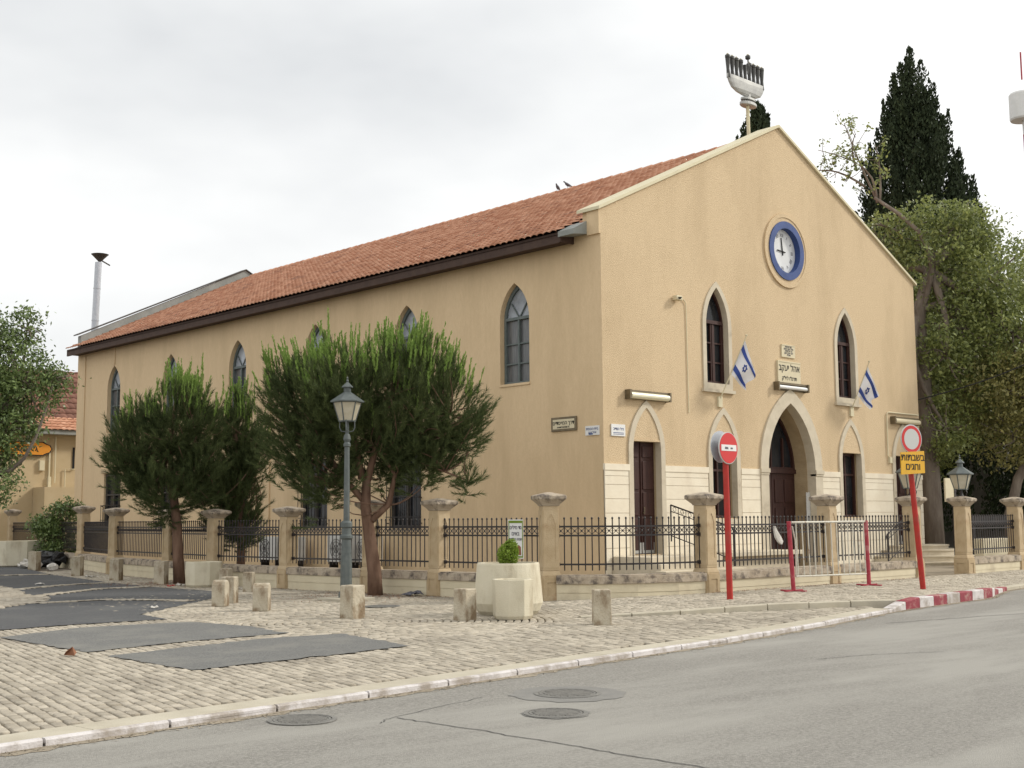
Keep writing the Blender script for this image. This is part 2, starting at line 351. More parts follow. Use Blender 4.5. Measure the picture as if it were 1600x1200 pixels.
def inpoly(x, y, poly):
    x = np.asarray(x); y = np.asarray(y); c = np.zeros(x.shape, bool); n = len(poly)
    for i in range(n):
        x0, y0 = poly[i]; x1, y1 = poly[(i+1) % n]
        if y0 == y1: continue
        c ^= ((y0 > y) != (y1 > y)) & (x < (x1-x0)*(y-y0)/(y1-y0)+x0)
    return c
def band(line, wd):
    P2 = [Vector(p) for p in line]; lft = []; rgt = []
    for i, p in enumerate(P2):
        d = (P2[min(i+1,len(P2)-1)]-P2[max(i-1,0)]).normalized(); n = Vector((-d.y,d.x))
        lft.append(tuple(p+n*wd/2)); rgt.append(tuple(p-n*wd/2))
    return lft+rgt[::-1]
BANDS = [band([(-12.0,17.9),(-8.14,17.62),(-6.75,17.19)], .36), band([(-11.6,8.8),(-11.07,9.11),(-9.37,10.25),(-7.95,10.5)], .30),
         band([(-13.7,3.32),(-12.4,5.0),(-11.8,6.06),(-9.66,7.7),(-8.3,7.7)], .32), band([(-12.9,3.6),(-11.37,3.5),(-10.4,1.75)], .26)]
ISLAND = [(-10.73,11.2),(-11.0,9.47),(-11.89,6.3),(-11.95,5.2),(-12.46,4.18),(-14.2,2.4),(-18,4),(-16,12)]
FENCEP = [(-2.4,31.2),(-3.7,21.6),(-5.25,15.9),(-5.9,11.2),(-6.35,7.95),(-6.4,4.45),(-6.2,1.4),(-6.0,-.7),(-5.8,-3.8)]
CURVE = [(-5.8,-3.8),(-5.35,-4.45),(-4.6,-4.95),(-3.75,-5.24),(-2.85,-5.35)]
FRONT = [(-2.85,-5.35),(1.65,-5.35),(5.46,-5.35)]
FRONT2 = [(8.1,-5.35),(11.4,-5.25),(15.2,-5.1),(22,-4.8)]
# one stone block per sett, laid in running courses; each a separate domed block
def setts(cx, cy, ang, l, wd, zt, jit=.006, dome=.006):
    n = len(cx); r = lambda a, b: rng.uniform(a, b, n)
    hl = l/2*r(.90,.985); hw = wd/2*r(.78,.91); z = zt + r(-jit, jit)
    ca, sa = np.cos(ang), np.sin(ang)
    def ring(fl, fw, zz, tilt=0):
        out = []
        for sx, sy in ((-1,-1),(1,-1),(1,1),(-1,1)):
            u = sx*(hl*fl)*(1+r(-.05,.05)); v = sy*(hw*fw)*(1+r(-.07,.07))
            out.append(np.stack([cx+u*ca-v*sa, cy+u*sa+v*ca, zz + tilt*sx*r(0,1)], 1))
        return out
    b = ring(1,1, z-.035); m = ring(1,1, z-dome); t = ring(.90,.80, z, .003)
    V = np.stack(b+m+t, 1)   # n,12,3
    F = []
    for k in (0, 4):
        for j in range(4): F.append((k+j, k+(j+1)%4, k+4+(j+1)%4, k+4+j))
    F.append((8,9,10,11))
    F = np.array(F, dtype=np.int64)
    allF = (np.arange(n)[:,None,None]*12 + F[None]).reshape(-1,4)
    return V.reshape(-1,3), allF
def fmesh(name, V, F, m, loc=(0,0,0), **k):
    me = bpy.data.meshes.new(name); me.vertices.add(len(V)); me.vertices.foreach_set('co', V.astype(np.float32).ravel())
    nf, c = F.shape; me.loops.add(nf*c); me.loops.foreach_set('vertex_index', F.astype(np.int32).ravel())
    me.polygons.add(nf); me.polygons.foreach_set('loop_start', np.arange(0, nf*c, c, dtype=np.int32)); me.update(calc_edges=True)
    return link(name, me, m, base=loc)
FC = (-11.2, -4.9); FR = 3.1        # centre and radius of the fan-laid circle
inner = lambda x, y: inpoly(x, y, STREET) | inpoly(x, y, PAT1) | inpoly(x, y, PAT2)
fence_poly = FENCEP + CURVE[1:] + FRONT[1:] + FRONT2 + [(22,40),(-2.4,40)]
def rows_along_y(x0, x1, y0, y1, l, wd, tilt):
    xs = np.arange(x0, x1, wd); X, Y = [], []
    for i, x in enumerate(xs):
        ys = np.arange(y0 + rng.uniform(0, l), y1, l); ys = ys + rng.uniform(-.02,.02,len(ys)); X.append(np.full(len(ys), x)); Y.append(ys)
    X = np.concatenate(X); Y = np.concatenate(Y); return X + tilt*(Y+8), Y
X, Y = rows_along_y(-24, 5, -13, 1.5, .20, .112, .19)
ky = np.array([kerby(x) for x in np.linspace(-24, 6, 301)]); kyi = np.interp(X, np.linspace(-24,6,301), ky)
edge_y = np.interp(X, [p[0] for p in EDGE], [p[1] for p in EDGE], left=-99, right=-99)
inner = lambda x, y: inpoly(x, y, [(-17,3),(-30,3),(-30,60),(-3.5,60),(-4.6,25),(-6.9,17),(-8.4,10),(-8.7,5)])
keep = (Y > kyi+.5) & ~inner(X, Y) & ((X-FC[0])**2+(Y-FC[1])**2 > FR**2) & ~inpoly(X, Y, fence_poly)
keep &= ~((X > -8.3) & (Y > edge_y)) & ~((X > -8.9) & (Y > -6.2)) & ~((X > -12.8) & (Y > -2.2))
X, Y = X[keep], Y[keep]; V1, F1 = setts(X, Y, np.full(len(X), PI/2-.187)+rng.uniform(-.03,.03,len(X)), .20, .112, .0)
# fan circle
CX, CY, CA = [], [], []
for r in np.arange(.15, FR, .125):
    n = max(5, int(2*PI*r/.19)); a = np.arange(n)*2*PI/n + rng.uniform(0, 6)
    CX.append(FC[0]+r*np.cos(a)); CY.append(FC[1]+r*np.sin(a)); CA.append(a+PI/2)
CX, CY, CA = map(np.concatenate, (CX, CY, CA)); k = ~inner(CX, CY)&~((CX > -8.9) & (CY > -6.2)) & ~((CX > -12.8) & (CY > -2.2)); V2, F2 = setts(CX[k], CY[k], CA[k], .19, .12, .0)
# small square cobbles of the pavement by the fence, in wavy rows, and the rows that cross the asphalt
def sq(x0, x1, y0, y1, s):
    X, Y = np.meshgrid(np.arange(x0, x1, s), np.arange(y0, y1, s)); X = X + .06*np.sin(Y*3.1) + (np.arange(Y.shape[0])%2)[:,None]*s/2
    return X.ravel(), Y.ravel() + .05*np.sin(X.ravel()*2.3)
X, Y = sq(-13, 24, -9.5, 20, .14)
edge_y = np.interp(X, [p[0] for p in EDGE], [p[1] for p in EDGE], left=-99, right=-99); kyi = np.array([kerby(x) for x in X])
k = ~inner(X, Y) & ~inpoly(X, Y, fence_poly) & (((X > -8.3) & (Y > edge_y+.15) & (Y > kyi+.22)) | ((X > -8.97) & (Y > -6.30)) | ((X > -12.87) & (Y > -2.30)))
X, Y = X[k], Y[k]; zt = np.where(X > -8.3, .05*np.clip((X+8.3)/4,0,1)*np.clip((-3-Y)/2,0,1)*2.0, 0); kyv = np.array([kerby(x) for x in X]); zt = np.where(X > 1.2, zt*np.clip((Y-kyv-.2)/1.6,0,1)*np.clip(1-(X-1.2)/1.2,0,1) + zt*np.clip((Y-kyv-.2)/1.6,0,1)*(1-np.clip(1-(X-1.2)/1.2,0,1)), zt)
V3, F3 = setts(X, Y, rng.uniform(-.1,.1,len(X)), .135, .135, zt+.004, jit=.006, dome=.008)
VV, FF, off = [V1, V2, V3], [F1, F2+len(V1), F3+len(V1)+len(V2)], len(V1)+len(V2)+len(V3)
bx, by = sq(-18.5, -6, 1.5, 19, .15); k = np.zeros(len(bx), bool)
for b in BANDS + [ISLAND]: k |= inpoly(bx, by, b)
k &= inpoly(bx, by, STREET); V4, F4 = setts(bx[k], by[k], rng.uniform(-.2,.2,k.sum()), .145, .14, .029, jit=.003, dome=.006)
VV.append(V4); FF.append(F4+off)
tag(fmesh('cobblestones', np.concatenate(VV), np.concatenate(FF), M['sett']), kind='structure')
for b in BANDS + [ISLAND]: sheet('sett_bed', ccw(b), .021, M['joint'])
# ground behind the fence
sheet('yard', ccw(fence_poly), .06, M['earth'])

# cracks and covers in the road
def crack(pts, wd=.012):
    mb = MB(); P2 = []
    for (a, b) in zip(pts, pts[1:]):
        for t in np.linspace(0, 1, 12, endpoint=False):
            P2.append((a[0]+(b[0]-a[0])*t+rng.normal()*.012, a[1]+(b[1]-a[1])*t+rng.normal()*.012))
    bd = band(P2, wd); n = len(P2)
    mb.add([(x, y, -.0505) for x, y in bd], [(i, i+1, 2*n-2-i, 2*n-1-i) for i in range(n-1)])
    return tag(mb.build('road_crack', M['crack'], loc=(0,0,0)), kind='structure')
crack([(-16.64,-12.78),(-16.57,-13.82),(-16.55,-14.78),(-16.55,-15.68),(-16.46,-17.5)], .014)
crack([(-5.5,-10.9),(-3,-11.4),(0,-12.3),(4,-13.6)], .02)
crack([(-10.5,-12.9),(-9.6,-13.1),(-8.7,-13.6)], .012)
crack([(-16.9,-12.9),(-16.7,-12.75),(-15.2,-12.35)], .008)
def cover(x, y, r, label, collar=0, z=-.055, irregular=0):
    t = thing('manhole_cover', label, 'manhole', (x, y, z), 'manhole covers')
    if collar:
        mb = MB(); n = 30; rr = [collar*(1+rng.uniform(-.06,.06)) for _ in range(n)]
        mb.add([(x+rr[i]*math.cos(2*PI*i/n), y+rr[i]*math.sin(2*PI*i/n), z+.004) for i in range(n)], [tuple(range(n))]); mb.build('collar', M['collar'], t)
    mb = MB(); mb.lathe([(r+.05,.003),(r+.05,.010),(r+.012,.012),(r+.012,.002)], (x,y,z), 28); mb.build('rim', M['manhole'], t)
    mb = MB(); mb.lathe([(r,.002),(r,.011),(r*.93,.011),(r*.93,.007),(.01,.008)], (x,y,z), 28)
    for i in range(-4, 5):
        h = math.sqrt(max(0, (r*.85)**2-(i*r/5)**2))
        mb.box(x-h, x+h, y+i*r/5-.012, y+i*r/5+.012, z+.004, z+.0125)
    mb.build('lid', M['manhole'], t); return t
cover(-14.6,-12.80,.27,'round iron manhole cover inside a wide patched ring on the road', .55)
cover(-15.54,-13.57,.23,'smaller round manhole cover nearest the camera on the road', .30)
cover(-17.26,-12.29,.24,'faint round manhole cover beside the white kerb', .27)
cover(-8.83,-2.42,.28,'round manhole cover in the cobbles beside the lamp post', z=.006)
cover(-3.25,-6.83,.25,'round manhole cover in the pavement between red pole and fence', z=.075)

# ------------------------------------------------------------------ the synagogue
B = thing('synagogue', 'large ochre stucco synagogue with red tiled gable roof, arched windows and round blue clock', 'building', (0,0,0))
B.location = (8, 15, 0)
DC = [1.64, 4.95, 8.22, 11.53, 14.74]
holes = [arch(4.76,1.02,5.34,6.95,8.07), arch(11.42,1.02,5.34,6.95,8.07), arch(8.22,2.43,-.5,3.0,4.99)]
holes += [[(c-.56,zb),(c+.56,zb),(c+.56,3.6),(c-.56,3.6)] for c, zb in zip([DC[0],DC[1],DC[3],DC[4]], [.68,1.6,1.6,.68])]
n = 40; holes.append([(8.28+.70*math.cos(2*PI*i/n), 9.62+.70*math.sin(2*PI*i/n)) for i in range(n)])
TH = .62
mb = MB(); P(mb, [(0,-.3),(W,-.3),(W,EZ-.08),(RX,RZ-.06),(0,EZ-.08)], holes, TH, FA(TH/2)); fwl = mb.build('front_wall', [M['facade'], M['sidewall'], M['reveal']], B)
for p_ in fwl.data.polygons:      # the return of the wall has the smooth coat of the side, the recesses a darker one
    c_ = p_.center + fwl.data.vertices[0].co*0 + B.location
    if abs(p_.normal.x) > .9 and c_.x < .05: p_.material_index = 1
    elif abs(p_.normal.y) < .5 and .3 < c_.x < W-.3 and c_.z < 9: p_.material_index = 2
SC = [3.23, 7.95, 12.76, 17.58, 22.46, 27.23]
LC = [(8.0,1.5),(12.74,1.5),(17.6,1.5),(22.4,1.5),(27.14,1.5)]
sh = [arch(c,1.16,5.28,7.05,8.06) for c in SC] + [[(c-w_/2,1.36),(c+w_/2,1.36),(c+w_/2,3.6),(c-w_/2,3.6)] for c, w_ in LC]
mb = MB(); P(mb, [(TH,-.3),(LEN,-.3),(LEN,9.2),(TH,9.2)], sh, .4, SI(.2))
mb.build('side_wall', M['sidewall'], B)
mb = MB(); mb.box(W-.4, W, TH, LEN, -.3, 9.2); mb.build('side_wall', M['sidewall'], B)
mb = MB(); P(mb, [(.4,-.3),(W-.4,-.3),(W-.4,9.0),(RX,RZ-.5),(.4,9.0)], [], .4, FA(LEN-.2)); mb.build('rear_wall', M['sidewall'], B)
# vertical plaster strips on the side wall
for b_ in ((-.05,.02,15.35,15.75,.0,7.4),(-.035,.02,27.15,27.3,8.1,9.0),(-.04,.02,29.9,30.3,0,8.7)): mb = MB(); mb.box(*b_); mb.build('plaster_strip', M['sidewall'], B)
# tiled roof: every tile a curved piece lapping over the one below
def tiles(y0, y1, x_e, z_e, x_r, z_r, tw=.235, tl=.335, seg=7, flip=1):
    sl = Vector((x_r-x_e, 0, z_r-z_e)); Ls = sl.length; u = sl.normalized(); nrm = Vector((-u.z, 0, u.x)) if x_r > x_e else Vector((u.z,0,-u.x))
    nr = int(Ls/tl)+1; nc = int((y1-y0)/tw)
    s = np.linspace(0, 1, seg); prof = .034*np.sin(s*2*PI)*np.where(s < .5, 1.0, .55) + .01
    prof = .045*np.abs(np.sin(s*PI))**.8
    a, b = np.meshgrid(np.arange(nr), np.arange(nc), indexing='ij'); a = a.ravel(); b = b.ravel(); k = len(a)
    wob = rng.uniform(-.008,.008,k)
    V = []
    for along_, lift in ((-.03,.055),(tl+.0,.0)):
        for j in range(seg):
            d = np.minimum(a*tl+along_+(wob if along_ < 0 else 0), Ls); h = lift + prof[j] + (rng.uniform(-.004,.004,k))
            yy = y0+(b+s[j]*1.02)*tw
            V.append(np.stack([x_e+u.x*d+nrm.x*h, yy, z_e+u.z*d+nrm.z*h], 1))
    for j in range(seg):     # thickness of the lower edge
        d = a*tl-.03+wob; h = .055 + prof[j] - .035
        V.append(np.stack([x_e+u.x*d+nrm.x*h, y0+(b+s[j]*1.02)*tw, z_e+u.z*d+nrm.z*h], 1))
    V = np.stack(V, 1); nv = 3*seg
    F = [(j, j+1, seg+j+1, seg+j) for j in range(seg-1)] + [(2*seg+j, 2*seg+j+1, j+1, j) for j in range(seg-1)]
    F = (np.arange(k)[:,None,None]*nv + np.array(F)[None]).reshape(-1,4)
    return V.reshape(-1,3), F
def fpart(name, V, F, m, parent):
    b = np.array(wloc(parent)); o = fmesh(name, V-b, F, m); o.parent = parent; o.location = (0,0,0); return o
Va, Fa = tiles(.98, 30.75, -.58, 9.02, RX, RZ-.27)
Vc, Fc = tiles(.46, .98, -.02, 9.20, RX, RZ-.30, tw=.26)
Vb, Fb = tiles(.98, 30.2, 16.5, 9.02, RX, RZ-.27, tw=.5, tl=.5)
roof = fpart('roof', np.concatenate([Va, Vc, Vb]), np.concatenate([Fa, Fc+len(Va), Fb+len(Va)+len(Vc)]), M['tile'], B)
mb = MB()
mb.add([(-.55,.98,8.95),(RX,.3,RZ-.36),(RX,30.4,RZ-.36),(-.55,30.7,8.95)], [(0,3,2,1)]); mb.add([(16.4,.98,8.95),(RX,.3,RZ-.36),(RX,30.4,RZ-.36),(16.4,30.4,8.95)], [(0,1,2,3)])
mb.build('roof_deck', M['fascia'], B)
mb = MB()
for i in range(66):
    y = .5+i*.445; mb.tube([(RX,y,RZ-.25),(RX,y+.46,RZ-.26)], [.125,.105], 10)
mb.build('ridge_cap', M['tile'], roof)
# eave: fascia board with soffit; the tiles project over it
mb = MB(); mb.box(-.52,-.46,.98,30.7,8.74,9.02); mb.box(-.46,-.005,.98,30.7,8.80,8.86); mb.box(-.52,-.005,.93,.98,8.76,9.04); mb.build('fascia_board', M['fascia'], B)
mb = MB(); mb.add([(-.56,.42,9.02),(-.02,.42,9.30),(-.02,.98,9.30),(-.56,.98,9.02),(-.56,.42,8.88),(-.02,.42,8.95),(-.02,.98,8.95),(-.56,.98,8.88)], [(0,1,2,3),(7,6,5,4),(0,4,5,1),(1,5,6,2),(2,6,7,3),(3,7,4,0)])
mb.build('gutter_flashing', M['greymetal'], B)
# stub of the gable wall at the eave
mb = MB(); mb.box(-.06,.0,.0,.42,8.9,9.58); mb.build('gable_shoulder', M['sidewall'], B)
# gable copings
def rake(mb, x0, z0, x1, z1, y0, y1, t0, t1):
    mb.add([(x0,y0,z0+t0),(x1,y0,z1+t0),(x1,y1,z1+t0),(x0,y1,z0+t0),(x0,y0,z0+t1),(x1,y0,z1+t1),(x1,y1,z1+t1),(x0,y1,z0+t1)],
           [(0,3,2,1),(4,5,6,7),(0,1,5,4),(1,2,6,5),(2,3,7,6),(3,0,4,7)])
mb = MB(); rake(mb, -.12, EZ-.10, RX, RZ, -.08, TH+.10, -.05, .035); rake(mb, W+.12, EZ-.10, RX+.001, RZ, -.08, TH+.10, -.05, .035)

mb.build('gable_coping', M['coping'], B)
mb = MB(); P(mb, [(-.05,8.95),(W,8.95),(W,9.65),(RX,RZ+.13),(-.05,9.65)], [], .3, FA(30.52)); mb.build('rear_parapet', M['greymetal'], B)
mb = MB(); rake(mb, -.2, 9.66, RX, RZ+.14, 30.3, 30.8, 0, .05); rake(mb, W+.1, 9.66, RX+.001, RZ+.14, 30.3, 30.8, 0, .05); mb.build('rear_parapet_capping', M['darkmetal'], B)

# dado of cream stone courses on the front
iv = [(0.0,.93),(2.36,4.20),(5.72,6.62),(9.82,10.80),(12.26,13.98),(15.5,W)]
courses = [(0,.42),(.43,.86),(.87,1.30),(1.31,1.74),(1.75,2.10),(2.11,2.46),(2.47,2.68),(2.69,2.84)]
for a, b in iv:
    dd = MB()
    for z0, z1 in courses: dd.box(a, b, -.03, .02, z0, z1)
    dd.box(a-.012, b+.012, -.05, .02, 2.83, 2.99); dd.build('dado', M['dado'], B)
for a, b in ((4.201,5.719),(10.801,12.259)):
    dd = MB()
    for z0, z1 in [(0,.42),(.43,.86),(.87,1.30),(1.31,1.47)]: dd.box(a, b, -.028, .02, z0, z1)
    dd.build('dado', M['dado'], B)

# stone surrounds
def ring(outer, inner, d, place): mb = MB(); P(mb, outer, [inner], d, place); return mb
def frame_surround(cx, w, zi0, zs, za, t, apex_t, y=-.04, d=.3, sill=.2):
    return ring(arch(cx, w+2*t, zi0-sill, zs, za+apex_t), arch(cx, w-.01, zi0, zs, za-.005), d, FA(y+d/2))
wood = M['brown']
def pane(name, m, parent, mbq): return mbq.build(name, m, parent)
for cx in (4.76, 11.42):
    s = frame_surround(cx, 1.02, 5.34, 6.95, 8.07, .15, .17).build('window_surround', M['stone'], B)
    mb = MB(); mb.box(cx-.72, cx+.72, -.09, .0, 5.08, 5.17); mb.build('sill', M['stone'], s)
    y = .14
    fr = ring(arch(cx,1.02,5.34,6.95,8.07), arch(cx,.90,5.42,6.95,7.96), .08, FA(y+.04))
    fr.box(cx-.45,cx+.45,y-.03,y+.06,7.04,7.14); fr.box(cx-.035,cx+.035,y-.01,y+.07,5.42,7.04)
    for z in (5.95,6.5): fr.box(cx-.45,cx+.45,y+.01,y+.05,z-.02,z+.02)
    for sx in (-1,1): fr.box(cx+sx*.24-.19, cx+sx*.24-.15, y+.005, y+.055, 5.42, 7.04); fr.box(cx+sx*.24+.15, cx+sx*.24+.19, y+.005, y+.055, 5.42, 7.04)
    f = fr.build('window_frame', wood, B)
    mb = MB(); P(mb, arch(cx,.96,5.38,6.95,8.0), [], .01, FA(y+.075)); mb.build('pane', M['glassdark'], f)
# the lining of the recesses, plain plaster
for (pl, yb) in [(arch(4.76,1.005,5.35,6.95,8.06),.36),(arch(11.42,1.005,5.35,6.95,8.06),.36)]:
    pass
def small_arch_surround(cx, z0, sill=0.0):
    o = ring(arch(cx, 1.12+.34, z0, 3.35, 4.68), arch(cx, 1.11, z0+(.12 if sill else .001), 3.35, 4.49), .2, FA(-.045+.1))
    return o.build('door_surround' if not sill else 'window_surround', M['stone'], B)
for i, cx in enumerate([DC[0], DC[1], DC[3], DC[4]]):
    win = i in (1, 2); zb = 1.6 if win else .68
    small_arch_surround(cx, zb-.14 if win else .5, win)
    mb = MB(); P(mb, arch(cx,1.13,3.62,3.63,4.51), [], .03, FA(-.004)); mb.box(cx-.56,cx+.56,-.035,.02,3.60,3.655); mb.build('arch_panel', M['facade'], B)
    if win:
        fr = MB(); y = .22
        fr.box(cx-.56,cx-.49,y,y+.08,zb,3.6); fr.box(cx+.49,cx+.56,y,y+.08,zb,3.6); fr.box(cx-.49,cx+.49,y,y+.08,zb,zb+.08); fr.box(cx-.49,cx+.49,y,y+.08,3.52,3.6)
        fr.box(cx-.03,cx+.03,y+.005,y+.085,zb+.08,3.52); fr.box(cx-.49,cx+.49,y+.01,y+.075,2.9,2.96)
        f = fr.build('window_frame', wood, B); mb = MB(); mb.box(cx-.5,cx+.5,y+.086,y+.096,zb,3.56); mb.build('pane', M['glassdark'], f)
    else:
        dr = MB(); y = .19
        dr.box(cx-.555,cx+.555,y+.03,y+.09,zb-.02,3.6)
        for z0, z1 in ((.78,1.6),(1.68,2.28),(2.36,3.1),(3.2,3.5)):
            for sx in (-1, 1):
                a, b = sorted((cx+sx*.05, cx+sx*.5)); dr.box(a+.03,b-.03,y+.005,y+.035,z0,z1); 
        dr.box(cx-.012,cx+.012,y+.0,y+.03,zb,3.6)
        d = dr.build('door', wood, B, bevel=.008)
        mb = MB(); mb.box(cx-.5,cx+.5,y+.012,y+.03,.70,.98); mb.build('kick_plate', M['silver'], d)
        mb = MB(); mb.tube([(cx+.08,y-.03,1.75),(cx+.08,y-.03,1.9)],.012,6); mb.box(cx+.06,cx+.1,y-.03,y+.01,1.73,1.77); mb.build('handle', M['brass'], d)
# main portal
mb = ring(arch(8.22, 2.43+.76, .0, 3.0, 5.41), arch(8.22, 2.42, .0001-.02, 3.0, 4.985), .3, FA(-.06+.15)); sr = mb.build('portal_surround', M['stone'], B)
for sx in (-1, 1):
    mb = MB(); a, b = sorted((8.22+sx*1.19, 8.22+sx*1.63)); mb.box(a, b, -.10, .12, 2.90, 3.02); mb.box(a+.02, b-.02, -.08, .12, 2.84, 2.901); mb.build('impost', M['stone'], sr)
# lining of the deep portal
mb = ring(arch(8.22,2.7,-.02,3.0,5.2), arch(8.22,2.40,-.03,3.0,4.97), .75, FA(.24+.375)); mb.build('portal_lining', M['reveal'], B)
y = .72; cx = 8.22
pd = MB(); P(pd, arch(cx,2.42,3.02,3.03,4.98), [arch(cx,2.2,3.12,3.13,4.84)], .1, FA(y)); 
pd.box(cx-1.2,cx+1.2,y-.09,y+.05,2.93,3.06); 
for sx in (-1,0,1): pd.box(cx+sx*.62-.03,cx+sx*.62+.03,y-.03,y+.05,3.06,4.9-.9*abs(sx))
f = pd.build('fanlight_frame', wood, B); mb = MB(); P(mb, arch(cx,2.3,3.05,3.06,4.9), [], .01, FA(y+.04)); mb.build('pane', M['glassdark'], f)
pd = MB()
for sx in (-1, 1):
    a, b = sorted((cx+sx*.01, cx+sx*1.2)); pd.box(a,b,y-.02,y+.05,.05,2.93)
    for z0, z1 in ((.25,.95),(1.1,1.9),(2.05,2.75)):
        for q in (.12,.62): 
            aa, bb = sorted((cx+sx*q, cx+sx*(q+.42))); pd.box(aa,bb,y-.05,y-.015,z0,z1)
d = pd.build('main_door', wood, B, bevel=.01)
for sx in (-1,1): mb = MB(); mb.tube([(cx+sx*.1,y-.10,1.15),(cx+sx*.1,y-.10,1.55)],.014,6); mb.build('handle', M['brass'], d)
# clock in a round recess
ck = MB(); n = 48; circ = lambda r, c=(8.28,9.62): [(c[0]+r*math.cos(2*PI*i/n), c[1]+r*math.sin(2*PI*i/n)) for i in range(n)]
P(ck, circ(1.13), [circ(1.02)], .07, FA(-.02)); P(ck, circ(1.03), [circ(.90)], .045, FA(-.012)); ring0 = ck.build('clock_surround', M['facade'], B)
mb = MB(); P(mb, circ(.90), [circ(.685)], .08, FA(-.03)); mb.build('clock_ring', M['blue'], ring0)
mb = MB(); P(mb, circ(.705), [], .04, FA(.14)); cf = mb.build('clock_face', M['face'], B)
mb = MB(); P(mb, circ(.705), [circ(.687)], .13, FA(.055)); mb.build('recess_lining', M['blue'], cf)
mb = MB()
for i in range(12):
    a = PI/2 - 2*PI*i/12; t = str(i+1) 
    num = ['XII','I','II','III','IIII','V','VI','VII','VIII','IX','X','XI'][i]
    ca, sa = math.cos(a-PI/2), math.sin(a-PI/2)
    vs, fs = textmesh(num, .15, lambda u, v, w_: (8.28+.50*math.cos(a)+u*ca-v*sa, .118+w_, 9.62+.50*math.sin(a)+u*sa+v*ca)); mb.add(vs, fs)
mb.build('numerals', M['greyink'], cf)
mb = MB(); hp = lambda a, r: (8.28+r*math.cos(a), .105, 9.62+r*math.sin(a))
mb.bar(hp(R(97),-.12), hp(R(97),.42), .03, .02); mb.bar(hp(R(176),-.14), hp(R(176),.27), .05, .02); mb.lathe([(.04,-.01),(.04,.01)], (8.28,.105,9.62), 12)
mb.build('hands', M['black'], cf)

# arched upper windows of the side wall
for k, c in enumerate(SC):
    x = .16
    fr = ring(arch(c,1.16,5.28,7.05,8.06), arch(c,1.0,5.36,7.05,7.93), .07, SI(x+.035))
    fr.box(x-.02,x+.06,c-.5,c+.5,7.06,7.14); fr.box(x-.005,x+.065,c-.03,c+.03,5.36,7.06)
    for z in (5.85,6.4): fr.box(x+.01,x+.05,c-.5,c+.5,z-.018,z+.018)
    fr.bar((x+.04,c-.02,7.14),(x+.04,c-.32,7.55),.03); fr.bar((x+.04,c+.02,7.14),(x+.04,c+.32,7.55),.03)
    f = fr.build('window_frame', M['greyframe'], B)
    mb = MB(); P(mb, arch(c,1.1,7.1,7.11,8.0), [], .01, SI(x+.075)); mb.build('fanlight', M['glasspale'], f)
    mb = MB(); mb.box(x+.07,x+.08,c-.53,c+.53,5.3,7.09); mb.build('pane', M['curtain'], f)
    mb = MB(); mb.box(-.03,.12,c-.60,c+.60,5.22,5.285); mb.build('sill', M['sidewall'], f)
# barred lower windows
for c, w_ in LC:
    x = .08; fr = MB(); a, b = c-w_/2, c+w_/2
    fr.box(x,x+.08,a,a+.08,1.36,3.6); fr.box(x,x+.08,b-.08,b,1.36,3.6); fr.box(x,x+.08,a+.08,b-.08,1.36,1.46); fr.box(x,x+.08,a+.08,b-.08,3.5,3.6); fr.box(x+.005,x+.085,c-.04,c+.04,1.46,3.5); fr.box(x+.01,x+.075,a+.08,b-.08,2.7,2.76)
    f = fr.build('window_frame', M['darkmetal'], B)
    mb = MB(); mb.box(x+.09,x+.1,a,b,1.38,3.58); mb.build('pane', M['glassdark'], f)
    mb = MB()
    for i in range(9): mb.bar((-.10,a-.02+i*(w_+.04)/8,1.32),(-.10,a-.02+i*(w_+.04)/8,3.1 if c < 26 else 2.3),.016)
    for z in (1.32,1.7,2.3) + ((3.1,) if c < 26 else ()): mb.box(-.12,-.08,a-.05,b+.05,z-.012,z+.012)
    for yy in (a-.03,b+.03): mb.box(-.10,.02,yy-.01,yy+.01,1.5,1.53); mb.box(-.10,.02,yy-.01,yy+.01,2.25,2.28)
    mb.build('window_grille', M['iron'], f)
    if c > 20: mb = MB(); mb.box(-.07,.05,a-.18,b+.18,3.62,3.80); mb.build('lintel', M['pillar'], f, bevel=.02)

# stairs and landings
def steps(name, label, boxes, m=M['stone']):
    mb = MB(); [mb.box(*b) for b in boxes]; return tag(mb.build(name, m, loc=((boxes[0][0]+boxes[0][1])/2,(boxes[0][2]+boxes[0][3])/2,0), bevel=.012), label, 'steps')
steps('entrance_steps', 'pale stone steps below the leftmost front door', [(.2,3.1,-1.3,-.052,.0,.66),(.2,3.0,-1.62,-1.3,0,.50),(.0,3.2,-1.94,-1.62,0,.34),(-.2,3.4,-2.26,-1.94,0,.18)])
steps('stone_ledge', 'white stone ledge between the second opening and the main portal', [(3.6,6.9,-1.2,-.06,.58,.70),(3.8,6.7,-1.0,-.07,.0,.58)])
mb = MB()
for i, (r, z) in enumerate(((2.35,.18),(1.95,.36),(1.55,.54),(1.15,.68))):
    pts = [(14.74+1.2+ (r)*math.cos(t)*1.0, -.06-(r)*math.sin(t)*1.1) for t in np.linspace(0, PI, 25)]
    pts = [(14.9+r*1.15*math.cos(t), -.05-r*1.0*math.sin(t)) for t in np.linspace(0, PI, 25)]
    mb.loft([[(x,y,0.0) for x,y in pts],[(x,y,z-.04) for x,y in pts]]); pts2 = [(14.9+(r*1.15+.03)*math.cos(t), -.05-(r+.03)*math.sin(t)) for t in np.linspace(0, PI, 25)]
    mb.loft([[(x,y,z-.04) for x,y in pts2],[(x,y,z) for x,y in pts2]])
tag(mb.build('round_steps', M['stone'], loc=(14.9,-.05,0)), 'rounded pale stone steps seen through the fence gap below the rightmost door', 'steps')
